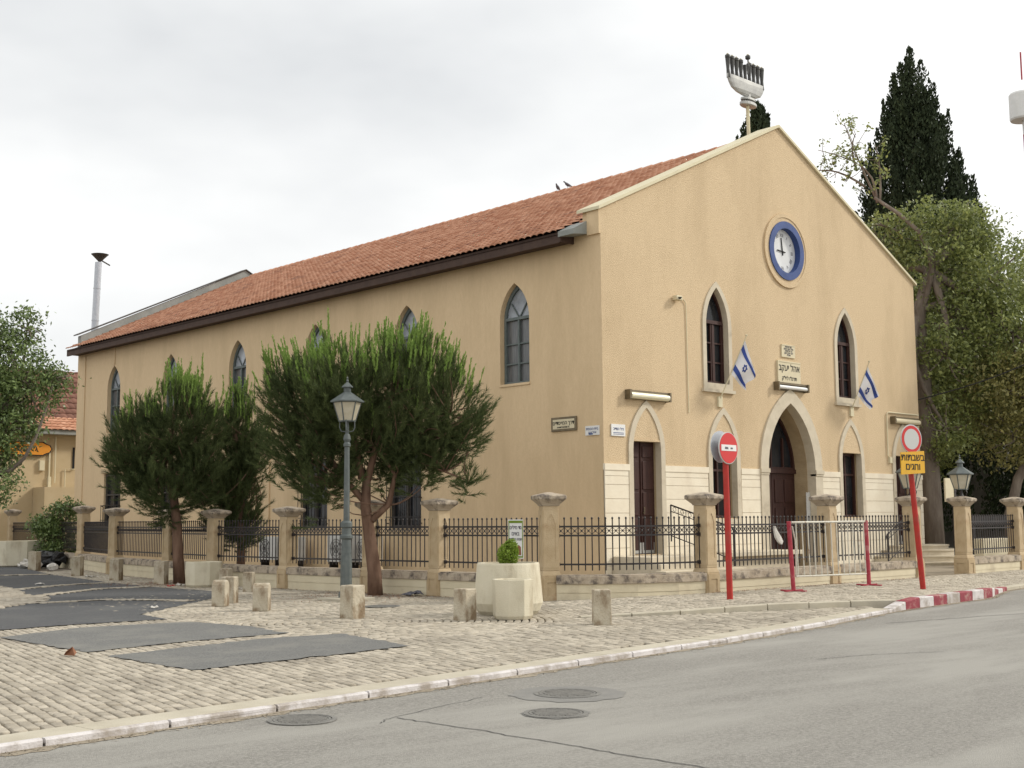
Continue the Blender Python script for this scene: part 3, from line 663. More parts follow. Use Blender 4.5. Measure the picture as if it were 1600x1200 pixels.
def handrail(name, label, a, b, h=.95, z0=0):
    a, b = Vector(a), Vector(b); t = thing(name, label, 'handrail', tuple(b-Vector((0,0,b.z))))
    mb = MB(); up_ = Vector((0,0,1)); mb.tube([a+Vector((0,0,-.03)), a, b, b+(b-a).normalized()*.12-up_*.1], .022, 6); mb.tube([a-up_*.16, b-up_*.16], .012, 6); mb.tube([a-up_*.8, b-up_*.8], .014, 6)
    d = b-a
    for i in range(9): p = a+d*(i/8); mb.tube([p, p-up_*.80], .009, 5)
    mb.build('rail', M['iron'], t)
    mb = MB()
    for i in range(8):
        p = a+d*((i+.5)/8)-up_*.08; mb.tube([p+(d.normalized()*math.cos(q)+up_*math.sin(q))*.055 for q in np.linspace(0, 2*PI, 9)], .007, 4)
    mb.build('scrollwork', M['iron'], t)
    for e_ in (a, b): mb = MB(); mb.tube([e_, (e_.x,e_.y,max(0,e_.z-h))], .02, 6); mb.build('post', M['iron'], t)
    return t
handrail('stair_handrail', 'black iron handrail sloping down from the leftmost front door', (2.35,-.2,1.95), (2.35,-2.2,1.35))
handrail('stair_handrail', 'black iron handrail rising towards the rightmost front door, seen through the railings', (12.6,-1.7,1.98), (10.6,-1.7,1.08))

# ------------------------------------------------------------------ fittings on the building
def front_text(body, size, x, z, y, **k): return textmesh(body, size, lambda u, v, w_: (x+u, y+w_, z+v), **k)
def wall_light(x0, x1, z, label, m=M['tube'], h=.085):
    t = thing('wall_light', label, 'wall light', ((x0+x1)/2, -.05, z), 'long tube lights over the doors')
    mb = MB(); mb.box(x0,x1,-.14,-.002,z+.05,z+.11); mb.box(x0,x1,-.05,-.002,z-.12,z+.05); mb.build('housing', M['brass'], t)
    mb = MB(); mb.tube([(x0+.04,-.12,z-.03),(x1-.04,-.12,z-.03)], h, 12); mb.build('tube_cover', m, t, smooth=False)
    for x in (x0, x1): mb = MB(); mb.box(x-.03,x+.03,-.19,-.001,z-.13,z+.115); mb.build('end_cap', M['brass'], t)
wall_light(.87, 2.47, 4.80, 'long cream tube light above the leftmost door')
wall_light(14.05, 15.7, 4.78, 'long pale tube light above the rightmost door', M['plaque'])
wall_light(7.48, 9.02, 5.47, 'thin white tube light under the inscribed plaque', M['white'], .055)
t = thing('memorial_plaque', 'large cream inscribed plaque above the main portal', 'plaque', (8.2,0,5.9))
mb = MB(); mb.box(7.62,8.80,-.05,.0,5.53,6.24); mb.box(7.62,8.80,-.062,-.05,6.20,6.24); mb.box(7.62,7.66,-.062,-.05,5.53,6.2); mb.build('tablet', M['plaque'], t)
mb = MB()
for b_, s_, z in (('אהל יעקב', .27, 6.03), ('תרמ"ו לפ"ק', .16, 5.72)): mb.add(*front_text(heb(b_), s_, 8.21, z, -.054))
mb.build('lettering', M['black'], t)
t = thing('memorial_plaque', 'small cream plaque with five lines of writing, above the larger one', 'plaque', (8.2,0,6.55))
mb = MB(); mb.box(7.87,8.56,-.04,.0,6.36,6.74); mb.box(7.87,8.56,-.052,-.04,6.71,6.74); mb.build('tablet', M['plaque'], t)
mb = MB()
for i, b_ in enumerate(('בית הכנסת', 'אהל יעקב הוקם', 'על ידי הנדיב', 'לזכר אביו יעקב', 'תרמ"ו')): mb.add(*front_text(heb(b_), .075, 8.22, 6.675-i*.062, -.044))
mb.build('lettering', M['greyink'], t)
t = thing('street_sign', 'small white wall sign on the front beside the building corner', 'sign', (.53,0,3.85))
mb = MB(); mb.box(.27,.80,-.03,-.004,3.70,4.0); mb.build('plate', M['white'], t)
mb = MB(); mb.add(*front_text(heb('רח\' הנדיב'), .10, .54, 3.88, -.032)); mb.box(.34,.74,-.034,-.03,3.775,3.79); mb.box(.34,.74,-.034,-.03,3.74,3.75); mb.build('lettering', M['blue'], t)
side_place = lambda y, z, x: (lambda u, v, w_: (x+w_, y-u, z+v))
t = thing('street_sign', 'brown framed street sign with black writing on the side wall', 'sign', (0,1.36,4.05))
mb = MB(); mb.box(-.04,-.003,.90,1.82,3.88,4.25); mb.build('frame', M['brass'], t, bevel=.008)
mb = MB(); mb.box(-.046,-.04,.97,1.75,3.94,4.19); mb.build('plate', M['plaque'], t)
mb = MB(); mb.add(*textmesh(heb('דרך המייסדים'), .135, side_place(1.36,4.09,-.048))); mb.add(*textmesh('HAMEYASDIM ST.', .06, side_place(1.36,3.98,-.048))); mb.build('lettering', M['black'], t)
t = thing('street_sign', 'small bluish white sign on the side wall beside the corner', 'sign', (0,.36,3.83))
mb = MB(); mb.box(-.03,-.003,.12,.60,3.72,3.96); mb.build('plate', M['white'], t)
mb = MB(); mb.add(*textmesh(heb('בית הכנסת'), .09, side_place(.36,3.88,-.032))); mb.add(*textmesh(heb('אהל יעקב'), .07, side_place(.36,3.79,-.032))); mb.box(-.034,-.03,.34,.48,3.735,3.77); mb.build('lettering', M['blue'], t)
# camera-like floodlight with its conduit
t = thing('flood_light', 'small cream floodlight with bent conduit on the front wall', 'light', (2.95,-.1,7.53))
mb = MB(); mb.box(2.80,3.05,-.20,-.04,7.47,7.60); mb.box(2.9,2.96,-.05,0,7.5,7.56); mb.build('housing', M['plaque'], t, bevel=.02)
mb = MB(); mb.lathe([(.03,-.02),(.06,.02)], (2.9,-.22,7.52), 8); mb.build('lens', M['black'], t)
mb = MB(); mb.tube([(3.05,-.04,7.56),(3.28,-.035,7.55),(3.38,-.03,7.45),(3.40,-.025,7.2),(3.42,-.025,4.45)], .014, 6); mb.build('conduit', M['coping'], t)
t = thing('wall_conduit', 'cream conduit pipe bending over the rightmost door light', 'pipe', (13.7,-.03,4.0))
mb = MB(); mb.tube([(15.8,-.04,5.02),(13.84,-.04,5.02),(13.74,-.04,4.95),(13.72,-.04,3.6),(13.85,-.04,3.45)], .022, 6); mb.build('pipe', M['coping'], t)
mb = MB(); mb.box(13.78,13.92,-.08,0,3.35,3.55); mb.build('junction_box', M['coping'], t)
mb = MB(); mb.box(8.22+1.0,8.22+1.19,.16,.18,1.45,2.35); o = mb.build('notice_sheet', M['signgrey'], loc=(9.3,.17,1.9))
tag(o, 'tall white notice sheet fixed at the right jamb of the main portal', 'notice')
mb = MB(); mb.box(-.05,-.0,29.3,29.36,3,3.1)
# flags
def flag(x, z, top, label, ph=0):
    t = thing('flag', label, 'flag', (x, -.02, z), 'flags on slanting poles')
    a = Vector((x,-.02,z)); b = Vector(top)
    mb = MB(); mb.tube([a, b], [.018,.013], 8); mb.lathe([(.0,.05),(.03,.03),(.03,0),(.0,-.02)], tuple(b), 8); mb.build('flagpole', M['coping'], t)
    mb = MB(); mb.box(x-.09,x+.09,-.06,0,z-.18,z+.12); mb.build('bracket', M['coping'], t)
    hd = (a-b).normalized(); p0 = b + hd*.12; nU, nV = 24, 20
    def pt(u, v):        # u along the hoist, v along the fly; the cloth hangs in folds below the pole
        p = p0 + hd*u*1.0
        fly = Vector((.30+.10*u, -.14, -.88+.42*u))*v
        f1 = math.sin(v*6.5+u*3.0+ph)*.16*v**.6; f2 = math.sin(u*8+v*2.5+ph)*.07*v
        return p + fly + Vector((f1*.8, f1*.6+f2, f2*.35))
    def strip(nm, u0, u1, m_, par, nn):
        mb = MB()
        for i in range(nn):
            for j in range(nV):
                ua, ub = u0+(u1-u0)*i/nn, u0+(u1-u0)*(i+1)/nn; va, vb = j/nV, (j+1)/nV
                mb.add([pt(ua,va), pt(ub,va), pt(ub,vb), pt(ua,vb)], [(0,1,2,3)])
        o_ = mb.build(nm, m_, par); so_ = o_.modifiers.new('thick','SOLIDIFY'); so_.thickness = .012; so_.offset = 0; return o_
    mbw = MB()
    for u0, u1 in ((0,1),):
        nn = 24
        for i in range(nn):
            for j in range(nV):
                ua, ub = u0+(u1-u0)*i/nn, u0+(u1-u0)*(i+1)/nn; va, vb = j/nV, (j+1)/nV
                mbw.add([pt(ua,va), pt(ub,va), pt(ub,vb), pt(ua,vb)], [(0,1,2,3)])
    w_ = mbw.build('cloth', M['flagwhite'], t)
    for u0, u1 in ((.12,.28),(.72,.88)): strip('stripe', u0, u1, M['flagblue'], w_, 4)
    star = MB()
    for s_ in (1, -1):
        tri = [((.5+s_*.125*math.cos(PI*2*k/3)), .5+s_*.105*math.sin(PI*2*k/3)) for k in range(3)]
        for k in range(3):
            q0, q1 = tri[k], tri[(k+1)%3]
            for m_ in range(6):
                e0 = (q0[0]+(q1[0]-q0[0])*m_/6, q0[1]+(q1[1]-q0[1])*m_/6); e1 = (q0[0]+(q1[0]-q0[0])*(m_+1)/6, q0[1]+(q1[1]-q0[1])*(m_+1)/6)
                star.bar(pt(*e0), pt(*e1), .02, .02)
    star.build('star', M['flagblue'], w_)
flag(4.80, 4.86, (5.0,-.85,6.62), 'blue and white flag with star hanging beside the left arched window')
flag(11.62, 4.95, (11.48,-.80,6.42), 'blue and white flag with star hanging beside the right arched window', 1.6)
# menorah sculpture on the ridge
mn = thing('menorah_sculpture', 'large grey metal nine branched candelabrum on a post at the gable top', 'sculpture', (7.98,1.0,13.4))
Y0 = 1.0
mb = MB(); mb.tube([(7.98,Y0,13.2),(7.96,Y0,14.4)], .055, 10); mb.build('post', M['coping'], mn)
mb = MB(); mb.lathe([(.34,0),(.37,.02),(.37,.09),(.34,.11)], (8.0,Y0,14.32), 20, sy=.5); mb.lathe([(.32,0),(.32,.06)], (8.0,Y0,14.50), 20, sy=.5); mb.lathe([(.08,0),(.08,.4)], (8.0,Y0,14.4), 10); mb.build('base', M['silver'], mn)
cx = 7.88; rings = []
for f_, z in ((.26,14.62),(.54,14.67),(.76,14.76),(.88,14.90),(.95,15.04),(.965,15.14)):
    rings.append([(cx+.02+f_*math.cos(t)*(1.0), Y0+.13*f_*math.sin(t)+0, z + (.0 if f_ < .9 else 0) - .06*(1-abs(math.cos(t)))*(f_ > .9)) for t in np.linspace(0, 2*PI, 28, endpoint=False)])
mb = MB(); mb.loft(rings); mb.build('bowl', M['silver'], mn, smooth=False)
mb = MB(); cups = MB(); lights = MB()
for i in range(9):
    x = cx-.88+i*.22; top = 15.62; sh_ = (i == 4)
    xb = cx+.02+(x-cx)*.98; 
    mb.tube([(xb,Y0,15.02),(x,Y0,15.30),(x,Y0,top)], [.07,.05,.075], 8)
    cups.lathe([(.065,0),(.085,.03),(.085,.10),(.06,.105)], (x,Y0-(.12 if sh_ else 0),top+(.16 if sh_ else 0)), 10)
    lights.lathe([(.04,.0),(.045,.03),(.03,.06),(.0,.075)], (x,Y0-(.12 if sh_ else 0),top+.10+(.16 if sh_ else 0)), 8)
    if sh_: mb.tube([(x,Y0-.10,15.3),(x,Y0-.14,15.55),(x,Y0-.12,15.80)], .025, 6)
mb.build('branches', M['silverdark'], mn); cups.build('cups', M['silverdark'], mn); lights.build('bulbs', M['lampglass'], mn)
# pigeons on the ridge
def bird(x, y, z, rz, label):
    t = thing('pigeon', label, 'bird', (x, y, z), 'pigeons on the ridge', rz)
    mb = MB(); sec = [(-.20,.0,.012,.008),(-.12,.01,.035,.02),(-.05,.03,.055,.05),(.03,.055,.06,.062),(.09,.08,.045,.05),(.12,.12,.028,.03),(.15,.145,.026,.027),(.175,.14,.018,.016),(.20,.135,.004,.004)]
    mb.loft([[(a, ry*math.cos(q), .06+b_+rz_*math.sin(q)) for q in np.linspace(0,2*PI,10,endpoint=False)] for a, b_, ry, rz_ in sec])
    for s_ in (-1, 1): mb.tube([(.02,s_*.025,.07),(.02,s_*.025,.0)], .006, 5)
    o = mb.build('body', M['greyink'], None, loc=(0,0,0), smooth=True); o.parent = t; o.location = (0,0,0)
bird(RX, 9.35, RZ-.135, R(200), 'dark pigeon on the roof ridge, the one further from the gable')
bird(RX, 8.85, RZ-.135, R(160), 'dark pigeon on the roof ridge, the one nearer the gable')

# ------------------------------------------------------------------ fence
def pillar_mesh(hgt):
    mb = MB(); a = .265
    mb.box(-a,a,-a,a,-.02,.50); mb.loft([[(s*x,t*x,z) for s,t in ((-1,-1),(1,-1),(1,1),(-1,1))] for x, z in ((a,.50),(.225,.60))])
    hs = hgt-.26
    mb.loft([[(s*x,t*x,z) for s,t in ((-1,-1),(1,-1),(1,1),(-1,1))] for x, z in ((.222,.60),(.215,hs))])
    # raised margins round the square panel of the plinth and the arched panel of the shaft
    for (nx, ny) in ((0,-1),(-1,0),(1,0)):
        def pl(u, v, w_, nx=nx, ny=ny, r=a): 
            return (nx*(r+w_)+(-ny)*u, ny*(r+w_)+nx*u, v)
        P(mb, [(-.24,.02),(.24,.02),(.24,.48),(-.24,.48)], [[(-.13,.12),(.13,.12),(.13,.38),(-.13,.38)]], .03, lambda u,v,w_: pl(u,v,w_,r=a+.008))
        P(mb, [(-.20,.66),(.20,.66),(.20,hs-.08),(-.20,hs-.08)], [arch(0,.24,.80,hs-.42,hs-.16)], .018, lambda u,v,w_: pl(u,v,w_,r=.223))
    me = bpy.data.meshes.new('pillar'); me.from_pydata([tuple(v) for v in mb.v], [], mb.f); me.update()
    cp = MB(); sq_ = lambda x, z: [(s*x,t*x,z) for s,t in ((-1,-1),(1,-1),(1,1),(-1,1))]
    cp.loft([sq_(.235,hs),sq_(.25,hs+.03),sq_(.29,hs+.06),sq_(.34,hs+.10),sq_(.385,hs+.13),sq_(.395,hs+.14),sq_(.395,hs+.20),sq_(.36,hs+.215),sq_(.06,hs+.27)])
    mc = bpy.data.meshes.new('cap'); mc.from_pydata([tuple(v) for v in cp.v], [], cp.f); mc.update()
    for q_ in (me, mc):
        for v_ in q_.vertices: v_.co.x *= .74; v_.co.y *= .74
    me.materials.append(M['pillar']); mc.materials.append(M['cap'])
    return me, mc
PM = pillar_mesh(2.12)
def at_(px, Z):
    k = (px-800)/1951.25; return (-23.318+fw.x*Z/.994+rt.x*Z*k, -21.264+fw.y*Z/.994+rt.y*Z*k)
def put_pillar(root, x, y, rz, sz=1.0):
    o = bpy.data.objects.new('pillar', PM[0]); COL.objects.link(o); o.parent = root; o.location = Vector((x,y,0))-root.location; o.rotation_euler.z = rz; o.scale.z = sz
    c = bpy.data.objects.new('cap', PM[1]); COL.objects.link(c); c.parent = o
    for q in (o, c):
        b_ = q.modifiers.new('bevel','BEVEL'); b_.width = .012; b_.segments = 2; b_.limit_method = 'ANGLE'
def segment(root, line, gap=.17, zz=0, has_wall=True):
    """low wall with coping and an iron railing along a polyline from pillar to pillar"""
    P2 = [Vector(p) for p in line]
    # trim both ends at the pillars
    d0 = (P2[1]-P2[0]).normalized(); d1 = (P2[-1]-P2[-2]).normalized(); P2[0] = P2[0]+d0*gap; P2[-1] = P2[-1]-d1*gap
    def off(wd):
        lf, rg = [], []
        for i, p in enumerate(P2):
            d = (P2[min(i+1,len(P2)-1)]-P2[max(i-1,0)]).normalized(); n = Vector((-d.y,d.x)); lf.append(p+n*wd); rg.append(p-n*wd)
        return lf, rg
    def solid(mb, wd, z0, z1):
        lf, rg = off(wd); secs = [[(l.x,l.y,z0),(r.x,r.y,z0),(r.x,r.y,z1),(l.x,l.y,z1)] for l, r in zip(lf, rg)]; mb.loft(secs)
    if has_wall:
        mb = MB(); solid(mb, .165, -.03, .17); solid(mb, .155, .17, .18); solid(mb, .172, .18, .345); wl = mb.build('base_wall', M['wallstone'], root)
        mb = MB(); solid(mb, .205, .345, .50); solid(mb, .15, .5, .52); mb.build('coping', M['cap'], wl, bevel=.012)
    rl = MB()
    for z, h in ((.72,.035),(1.28,.035),(1.455,.035)):
        for a, b in zip(P2, P2[1:]): rl.bar((a.x,a.y,z),(b.x,b.y,z), .022, h)
    pts = along([tuple(p) for p in P2], .135)
    for i, (p, d) in enumerate(pts):
        rl.box(p.x-.0085,p.x+.0085,p.y-.0085,p.y+.0085,.60,1.60); rl.ellip((p.x,p.y,1.615),(.022,.022,.028),6,4)
        if i < len(pts)-1:
            q = pts[i+1][0]; rl.bar((p.x,p.y,1.30),(q.x,q.y,1.44),.010); rl.bar((p.x,p.y,1.44),(q.x,q.y,1.30),.010); m_ = (p+q)/2; rl.ellip((m_.x,m_.y,1.37),(.022,.022,.022),6,4)
    for e in (P2[0], P2[-1]):
        for z in (.72,1.28,1.455): rl.box(e.x-.035,e.x+.035,e.y-.035,e.y+.035,z-.035,z+.035)
    rl.build('railing', M['iron'], root)
FN = thing('stone_and_iron_fence', 'long fence of honey stone pillars and black iron railings round the synagogue corner', 'fence', (-5.8,-3.8,0))
ang = [R(-8),R(5),R(12),R(8),R(2),R(0),R(-3),R(-2),R(-30)]
hs_ = [1.03,1.04,.97,.93,.91,.92,.97,.97,1.0]
for (x, y), a, sz in zip(FENCEP, ang, hs_): put_pillar(FN, x, y, a, sz)
for (x, y) in FRONT: put_pillar(FN, x, y, 0, 1.0)
for a, b in zip(FENCEP, FENCEP[1:]): segment(FN, [a, b])
segment(FN, CURVE)
for a, b in zip(FRONT, FRONT[1:]): segment(FN, [a, b])
FN2 = thing('stone_and_iron_fence', 'shorter pillar and railing fence right of the gate gap, under the trees', 'fence', (8.1,-5.35,0))
for (x, y) in FRONT2: put_pillar(FN2, x, y, 0, 1.0)
for a, b in zip(FRONT2, FRONT2[1:]): segment(FN2, [a, b])

# ------------------------------------------------------------------ street things
def bollard(x, y, w_, d_, h, rz, label, rounded=False):
    mb = MB(); sq_ = lambda ax, ay, z, oy=0: [(s*ax,t*ay+oy,z) for s,t in ((-1,-1),(1,-1),(1,1),(-1,1))]
    if rounded:
        rings = []
        pf = [(-1,0),(1,0)] + [(math.cos(q), .72+.28*math.sin(q)) for q in np.linspace(0, PI, 9)]
        mb.loft([[(u*w_/2, s*d_/2, v*h) for u, v in pf] for s in (-1, 1)])
    else: mb.loft([sq_(w_/2*1.02,d_/2*1.02,-.03),sq_(w_/2,d_/2,.1),sq_(w_/2*.98,d_/2*.98,h-.02),sq_(w_/2*.94,d_/2*.94,h)])
    o = mb.build('stone_bollard', M['bollard'], loc=(0,0,0), bevel=.014); o.location = (x,y,0); o.rotation_euler.z = rz
    return tag(o, label, 'bollard', 'stone bollards round the square')
bollard(-9.04,-8.15,.27,.27,.53,R(50),'brown stained stone bollard standing alone right of the round planter')
bollard(-9.86,-5.92,.27,.27,.50,R(8),'square stone bollard left of the round planter')
bollard(-10.83,-4.20,.30,.30,.54,R(10),'bright square stone bollard in front of the lamp post')
bollard(-10.95,-1.62,.30,.28,.50,R(48),'round topped stone bollard, the nearer of the leaning pair left of the lamp post', True)
bollard(-10.81,.05,.27,.26,.50,R(40),'round topped stone bollard, the nearer of two at the edge of the asphalt corner', True)
bollard(-10.2,.75,.28,.28,.52,R(40),'stone bollard just behind the round topped one at the asphalt corner')
bollard(-7.82,3.9,.24,.22,.45,R(40),'low stone bollard behind the leaning pair, near the fence')
bollard(-7.65,5.2,.24,.24,.50,R(30),'stone bollard in front of the octagonal planter by the pine')
bollard(-7.45,8.75,.32,.28,.60,R(40),'wide stone bollard immediately left of the left pine trunk')
bollard(-7.2,11.8,.30,.28,.60,R(40),'stone bollard between the left pine and the next fence pillar')
bollard(-6.6,15.6,.32,.28,.60,R(45),'stone bollard below the second fence pillar left of the left pine')
bollard(-5.3,21.9,.36,.30,.62,R(40),'farthest stone bollard, beside the rubbish at the far left')
def octbox(name, label, x, y, r, h, rz, m=M['concrete'], plant=False):
    mb = MB(); mb.lathe([(r*.90,0),(r,.06),(r*1.02,h),(r*.86,h),(r*.84,h-.12)], (0,0,0), 8, R(22.5))
    o = mb.build(name, m, loc=(0,0,0), bevel=.01); o.location = (x,y,0); o.rotation_euler.z = rz; return tag(o, label, 'planter')
octbox('concrete_planter', 'small faceted cream concrete planter touching the round one', -9.20,-6.35,.335,.64,R(12))
octbox('concrete_planter', 'cream faceted planter between the left pine and the fence', -7.35,6.75,.46,.62,R(10))
octbox('concrete_planter', 'cream planter box at the far left end of the fence', -4.4,25.6,.95,.95,R(20))
t = thing('round_planter', 'big round cream concrete planter tapering upwards, with a lime green shrub', 'planter', (-8.55,-5.55,0))
mb = MB(); mb.lathe([(.47,.0),(.54,.07),(.59,.20),(.535,.84),(.525,.87),(.47,.87),(.46,.78),(.02,.78)], (-8.55,-5.55,0), 40); mb.build('bowl', M['concrete'], t, smooth=False)
mb = MB(); mb.lathe([(.46,.785),(.02,.81)], (-8.55,-5.55,0), 20); mb.build('soil', M['soil'], t)

# foliage builders -------------------------------------------------
def unit(n):
    v = rng.normal(size=(n,3)); return v/np.linalg.norm(v, axis=1)[:,None]
def leaf_quads(c, size, up_bias=.3, aspect=.5):
    n = len(c); d = unit(n); d[:,2] += rng.uniform(-.5,.3,n); d /= np.linalg.norm(d,axis=1)[:,None]
    nrm = unit(n); nrm[:,2] = np.abs(nrm[:,2])+up_bias; s = np.cross(d, nrm); s /= np.linalg.norm(s,axis=1)[:,None]+1e-9
    L_ = size*rng.uniform(.7,1.25,n)[:,None]; W_ = L_*aspect
    return np.stack([c-d*L_/2, c+s*W_/2-d*L_*.05, c+d*L_/2, c-s*W_/2-d*L_*.05], 1).reshape(-1,3)
def lobes_points(lobes, n, shell=.55):
    vol = np.array([l[3]*l[4]*l[5] for l in lobes])**.67; k = rng.choice(len(lobes), n, p=vol/vol.sum())
    c = np.array([l[:3] for l in lobes])[k]; r = np.array([l[3:6] for l in lobes])[k]
    return c + unit(n)*r*(rng.uniform(shell**3,1,n)**(1/3))[:,None], c
RT = np.array([.7264,-.6872,0]); DP = np.array([.6872,.7264,0])
def local(base, a, b, z): return np.array([base[0]+RT[0]*a+DP[0]*b, base[1]+RT[1]*a+DP[1]*b, z])
def wl(base, lobes): return [(*local(base, l[0], l[1], l[2]), *( (l[3],)*3 if len(l) == 4 else l[3:6])) for l in lobes]
def limb(mb, a, b, r0, r1, sag=.1, n=6):
    a, b = Vector(a), Vector(b); pts = []
    perp = Vector(rng.normal(size=3)*.10*(b-a).length)
    for i in range(n+1):
        t_ = i/n; p = a.lerp(b, t_) + perp*math.sin(t_*PI) + Vector((0,0,-sag*math.sin(t_*PI)*(b-a).length)); pts.append(p)
    mb.tube(pts, [r0+(r1-r0)*i/n for i in range(n+1)], 7)
def broad_tree(name, label, base, trunk, lobes, nclus, per, lsize, leafm, group=None, bark=None, cr_=.38, extra_limbs=(), cat='tree', tr=.28, shell=.45):
    root = thing(name, label, cat, (base[0], base[1], 0), group); bark = bark or M['greybark']
    L_ = wl(base, lobes); mb = MB(); tp = [local(base, *p) for p in trunk]
    mb.tube([Vector(p) for p in tp], [tr*(1-.55*i/(len(tp)-1)) for i in range(len(tp))], 10)
    mb.tube([Vector(tp[0]), Vector(tp[0])+Vector((0,0,.25))], [tr*1.35, tr], 10)
    for l in L_:
        s_ = tp[-1] if rng.random() < .5 or len(tp) < 3 else tp[-2]; limb(mb, s_, l[:3], tr*.38, tr*.12, sag=.05)
        for _ in range(9):
            e = np.array(l[:3]) + unit(1)[0]*np.array(l[3:6])*1.0; limb(mb, l[:3], e, tr*.12, .012, sag=.03)
    for i_, (a, b) in enumerate(extra_limbs): limb(mb, local(base,*a), local(base,*b), *( (tr*.28,.06) if i_ == 0 else (.05,.012)), sag=-.02)
    tw = []
    for a, b in extra_limbs[1:]:
        a, b = Vector(local(base,*a)), Vector(local(base,*b))
        for _ in range(9):
            p = a.lerp(b, rng.uniform(.25,1)); q = p + Vector(unit(1)[0])*rng.uniform(.3,.8) + Vector((0,0,.25)); limb(mb, p, q, .014, .005, sag=0, n=4); tw += [tuple(p.lerp(q, rng.uniform(.5,1.05))) for _ in range(5)]
    mb.build('trunk', bark, root, smooth=True)
    cl, _ = lobes_points(L_, nclus, shell); C = np.repeat(cl, per, 0) + rng.normal(size=(nclus*per,3))*cr_*np.array([1,1,.75])*.6
    if tw: C = np.concatenate([C, np.repeat(np.array(tw), 3, 0) + rng.normal(size=(len(tw)*3,3))*.10])
    V = leaf_quads(C, lsize); b_ = np.array(wloc(root)); me = npmesh(V-b_, 4); o = link('crown', me, leafm, root, wloc(root)); o.location = (0,0,0)
    return root
# round planter shrub: part of the planter
pc, _ = lobes_points([(-8.55,-5.55,1.0,.19,.19,.22),(-8.52,-5.6,1.14,.11,.11,.14)], 2600, .3)
me = npmesh(leaf_quads(pc, .05, aspect=.45)-np.array(t.location), 4); o = link('shrub', me, M['lime'], t, wloc(t)); o.location = (0,0,0)

def pine(label, base, trunk, forks, lobes, ntuft, ncand, seed, tr=.17):
    global rng; keep_ = rng; rng = np.random.default_rng(seed)
    root = thing('pine_tree', label, 'tree', (base[0], base[1], 0)); L_ = wl(base, lobes)
    mb = MB(); tp = [Vector(local(base,*p)) for p in trunk]; mb.tube(tp, [tr*(1-.45*i/(len(tp)-1)) for i in range(len(tp))], 12)
    nodes = [tp[-1]]
    for f in forks:
        q = [Vector(local(base,*p)) for p in f]; r0_ = tr*.5 if f[0][2] < 3 else .035; mb.tube(q, [r0_*(1-.6*i/(len(q)-1)) for i in range(len(q))], 8); nodes += q[1:]
    nc_ = ntuft//9; c0_, ce0 = lobes_points(L_, nc_, .5); tips = np.repeat(c0_, 9, 0) + rng.normal(size=(nc_*9,3))*.17; cen = np.repeat(ce0, 9, 0); ntuft = nc_*9
    for i in range(0, ntuft, 18):
        e = Vector(tips[i]); s_ = min(nodes, key=lambda q: (q-e).length + (.8 if q.z > e.z else 0)); limb(mb, s_, e, .018, .006, sag=.06, n=5)
    mb.build('trunk', M['bark'], root, smooth=True)
    # needle tufts
    out_ = tips-cen; out_ /= np.linalg.norm(out_,axis=1)[:,None]; ax = out_*.8 + np.array([0,0,.75]); ax /= np.linalg.norm(ax,axis=1)[:,None]
    K = 52; A = np.repeat(ax, K, 0); T = np.repeat(tips, K, 0); n = len(A)
    s_ = rng.uniform(-.20,.17,n)[:,None]; o_ = T + A*s_
    d = unit(n)*.8 + A*1.25; d /= np.linalg.norm(d,axis=1)[:,None]
    ln = rng.uniform(.10,.19,n)[:,None]; sd_ = np.cross(d, unit(n)); sd_ /= np.linalg.norm(sd_,axis=1)[:,None]; wd = .0065
    V = np.stack([o_-sd_*wd, o_+sd_*wd, o_+d*ln], 1).reshape(-1,3)
    me = npmesh(V-np.array(wloc(root)), 3); o = link('crown', me, M['needle'], root, wloc(root)); o.location = (0,0,0)
    # upright pale shoots on the upper branches
    top = tips[(out_[:,2] > .05)]; top = top[np.argsort(-(top[:,2]+rng.normal(size=len(top))*.75))][:ncand]
    c = np.repeat(top, 3, 0) + rng.normal(size=(len(top)*3,3))*np.array([.10,.10,.06]); n = len(c)
    H = rng.uniform(.28,.68,n); tilt = np.stack([rng.normal(size=n)*.10, rng.normal(size=n)*.10, np.ones(n)],1)
    lean = np.repeat(top,3,0)-np.repeat(np.array([[*tp[-1][:2], 3.5]]), n, 0); lean[:,2] = 0; tilt += lean*.10
    tilt /= np.linalg.norm(tilt,axis=1)[:,None]
    K = 60; cc = np.repeat(c,K,0); tt = np.repeat(tilt,K,0); hh = np.repeat(H,K); m_ = n*K; u = rng.uniform(0,1,m_)
    o_ = cc + tt*(hh*u)[:,None]; d = tt*1.9 + unit(m_)*.85; d /= np.linalg.norm(d,axis=1)[:,None]; ln = (rng.uniform(.06,.095,m_)*(1.1-.5*u))[:,None]
    sd_ = np.cross(d, unit(m_)); sd_ /= np.linalg.norm(sd_,axis=1)[:,None]
    V = np.stack([o_-sd_*.011, o_+sd_*.011, o_+d*ln+sd_*.006, o_+d*ln-sd_*.006], 1).reshape(-1,3)
    me = npmesh(V-np.array(wloc(root)), 4); o = link('new_shoots', me, M['candle'], root, wloc(root)); o.location = (0,0,0)
    rng = keep_; return root
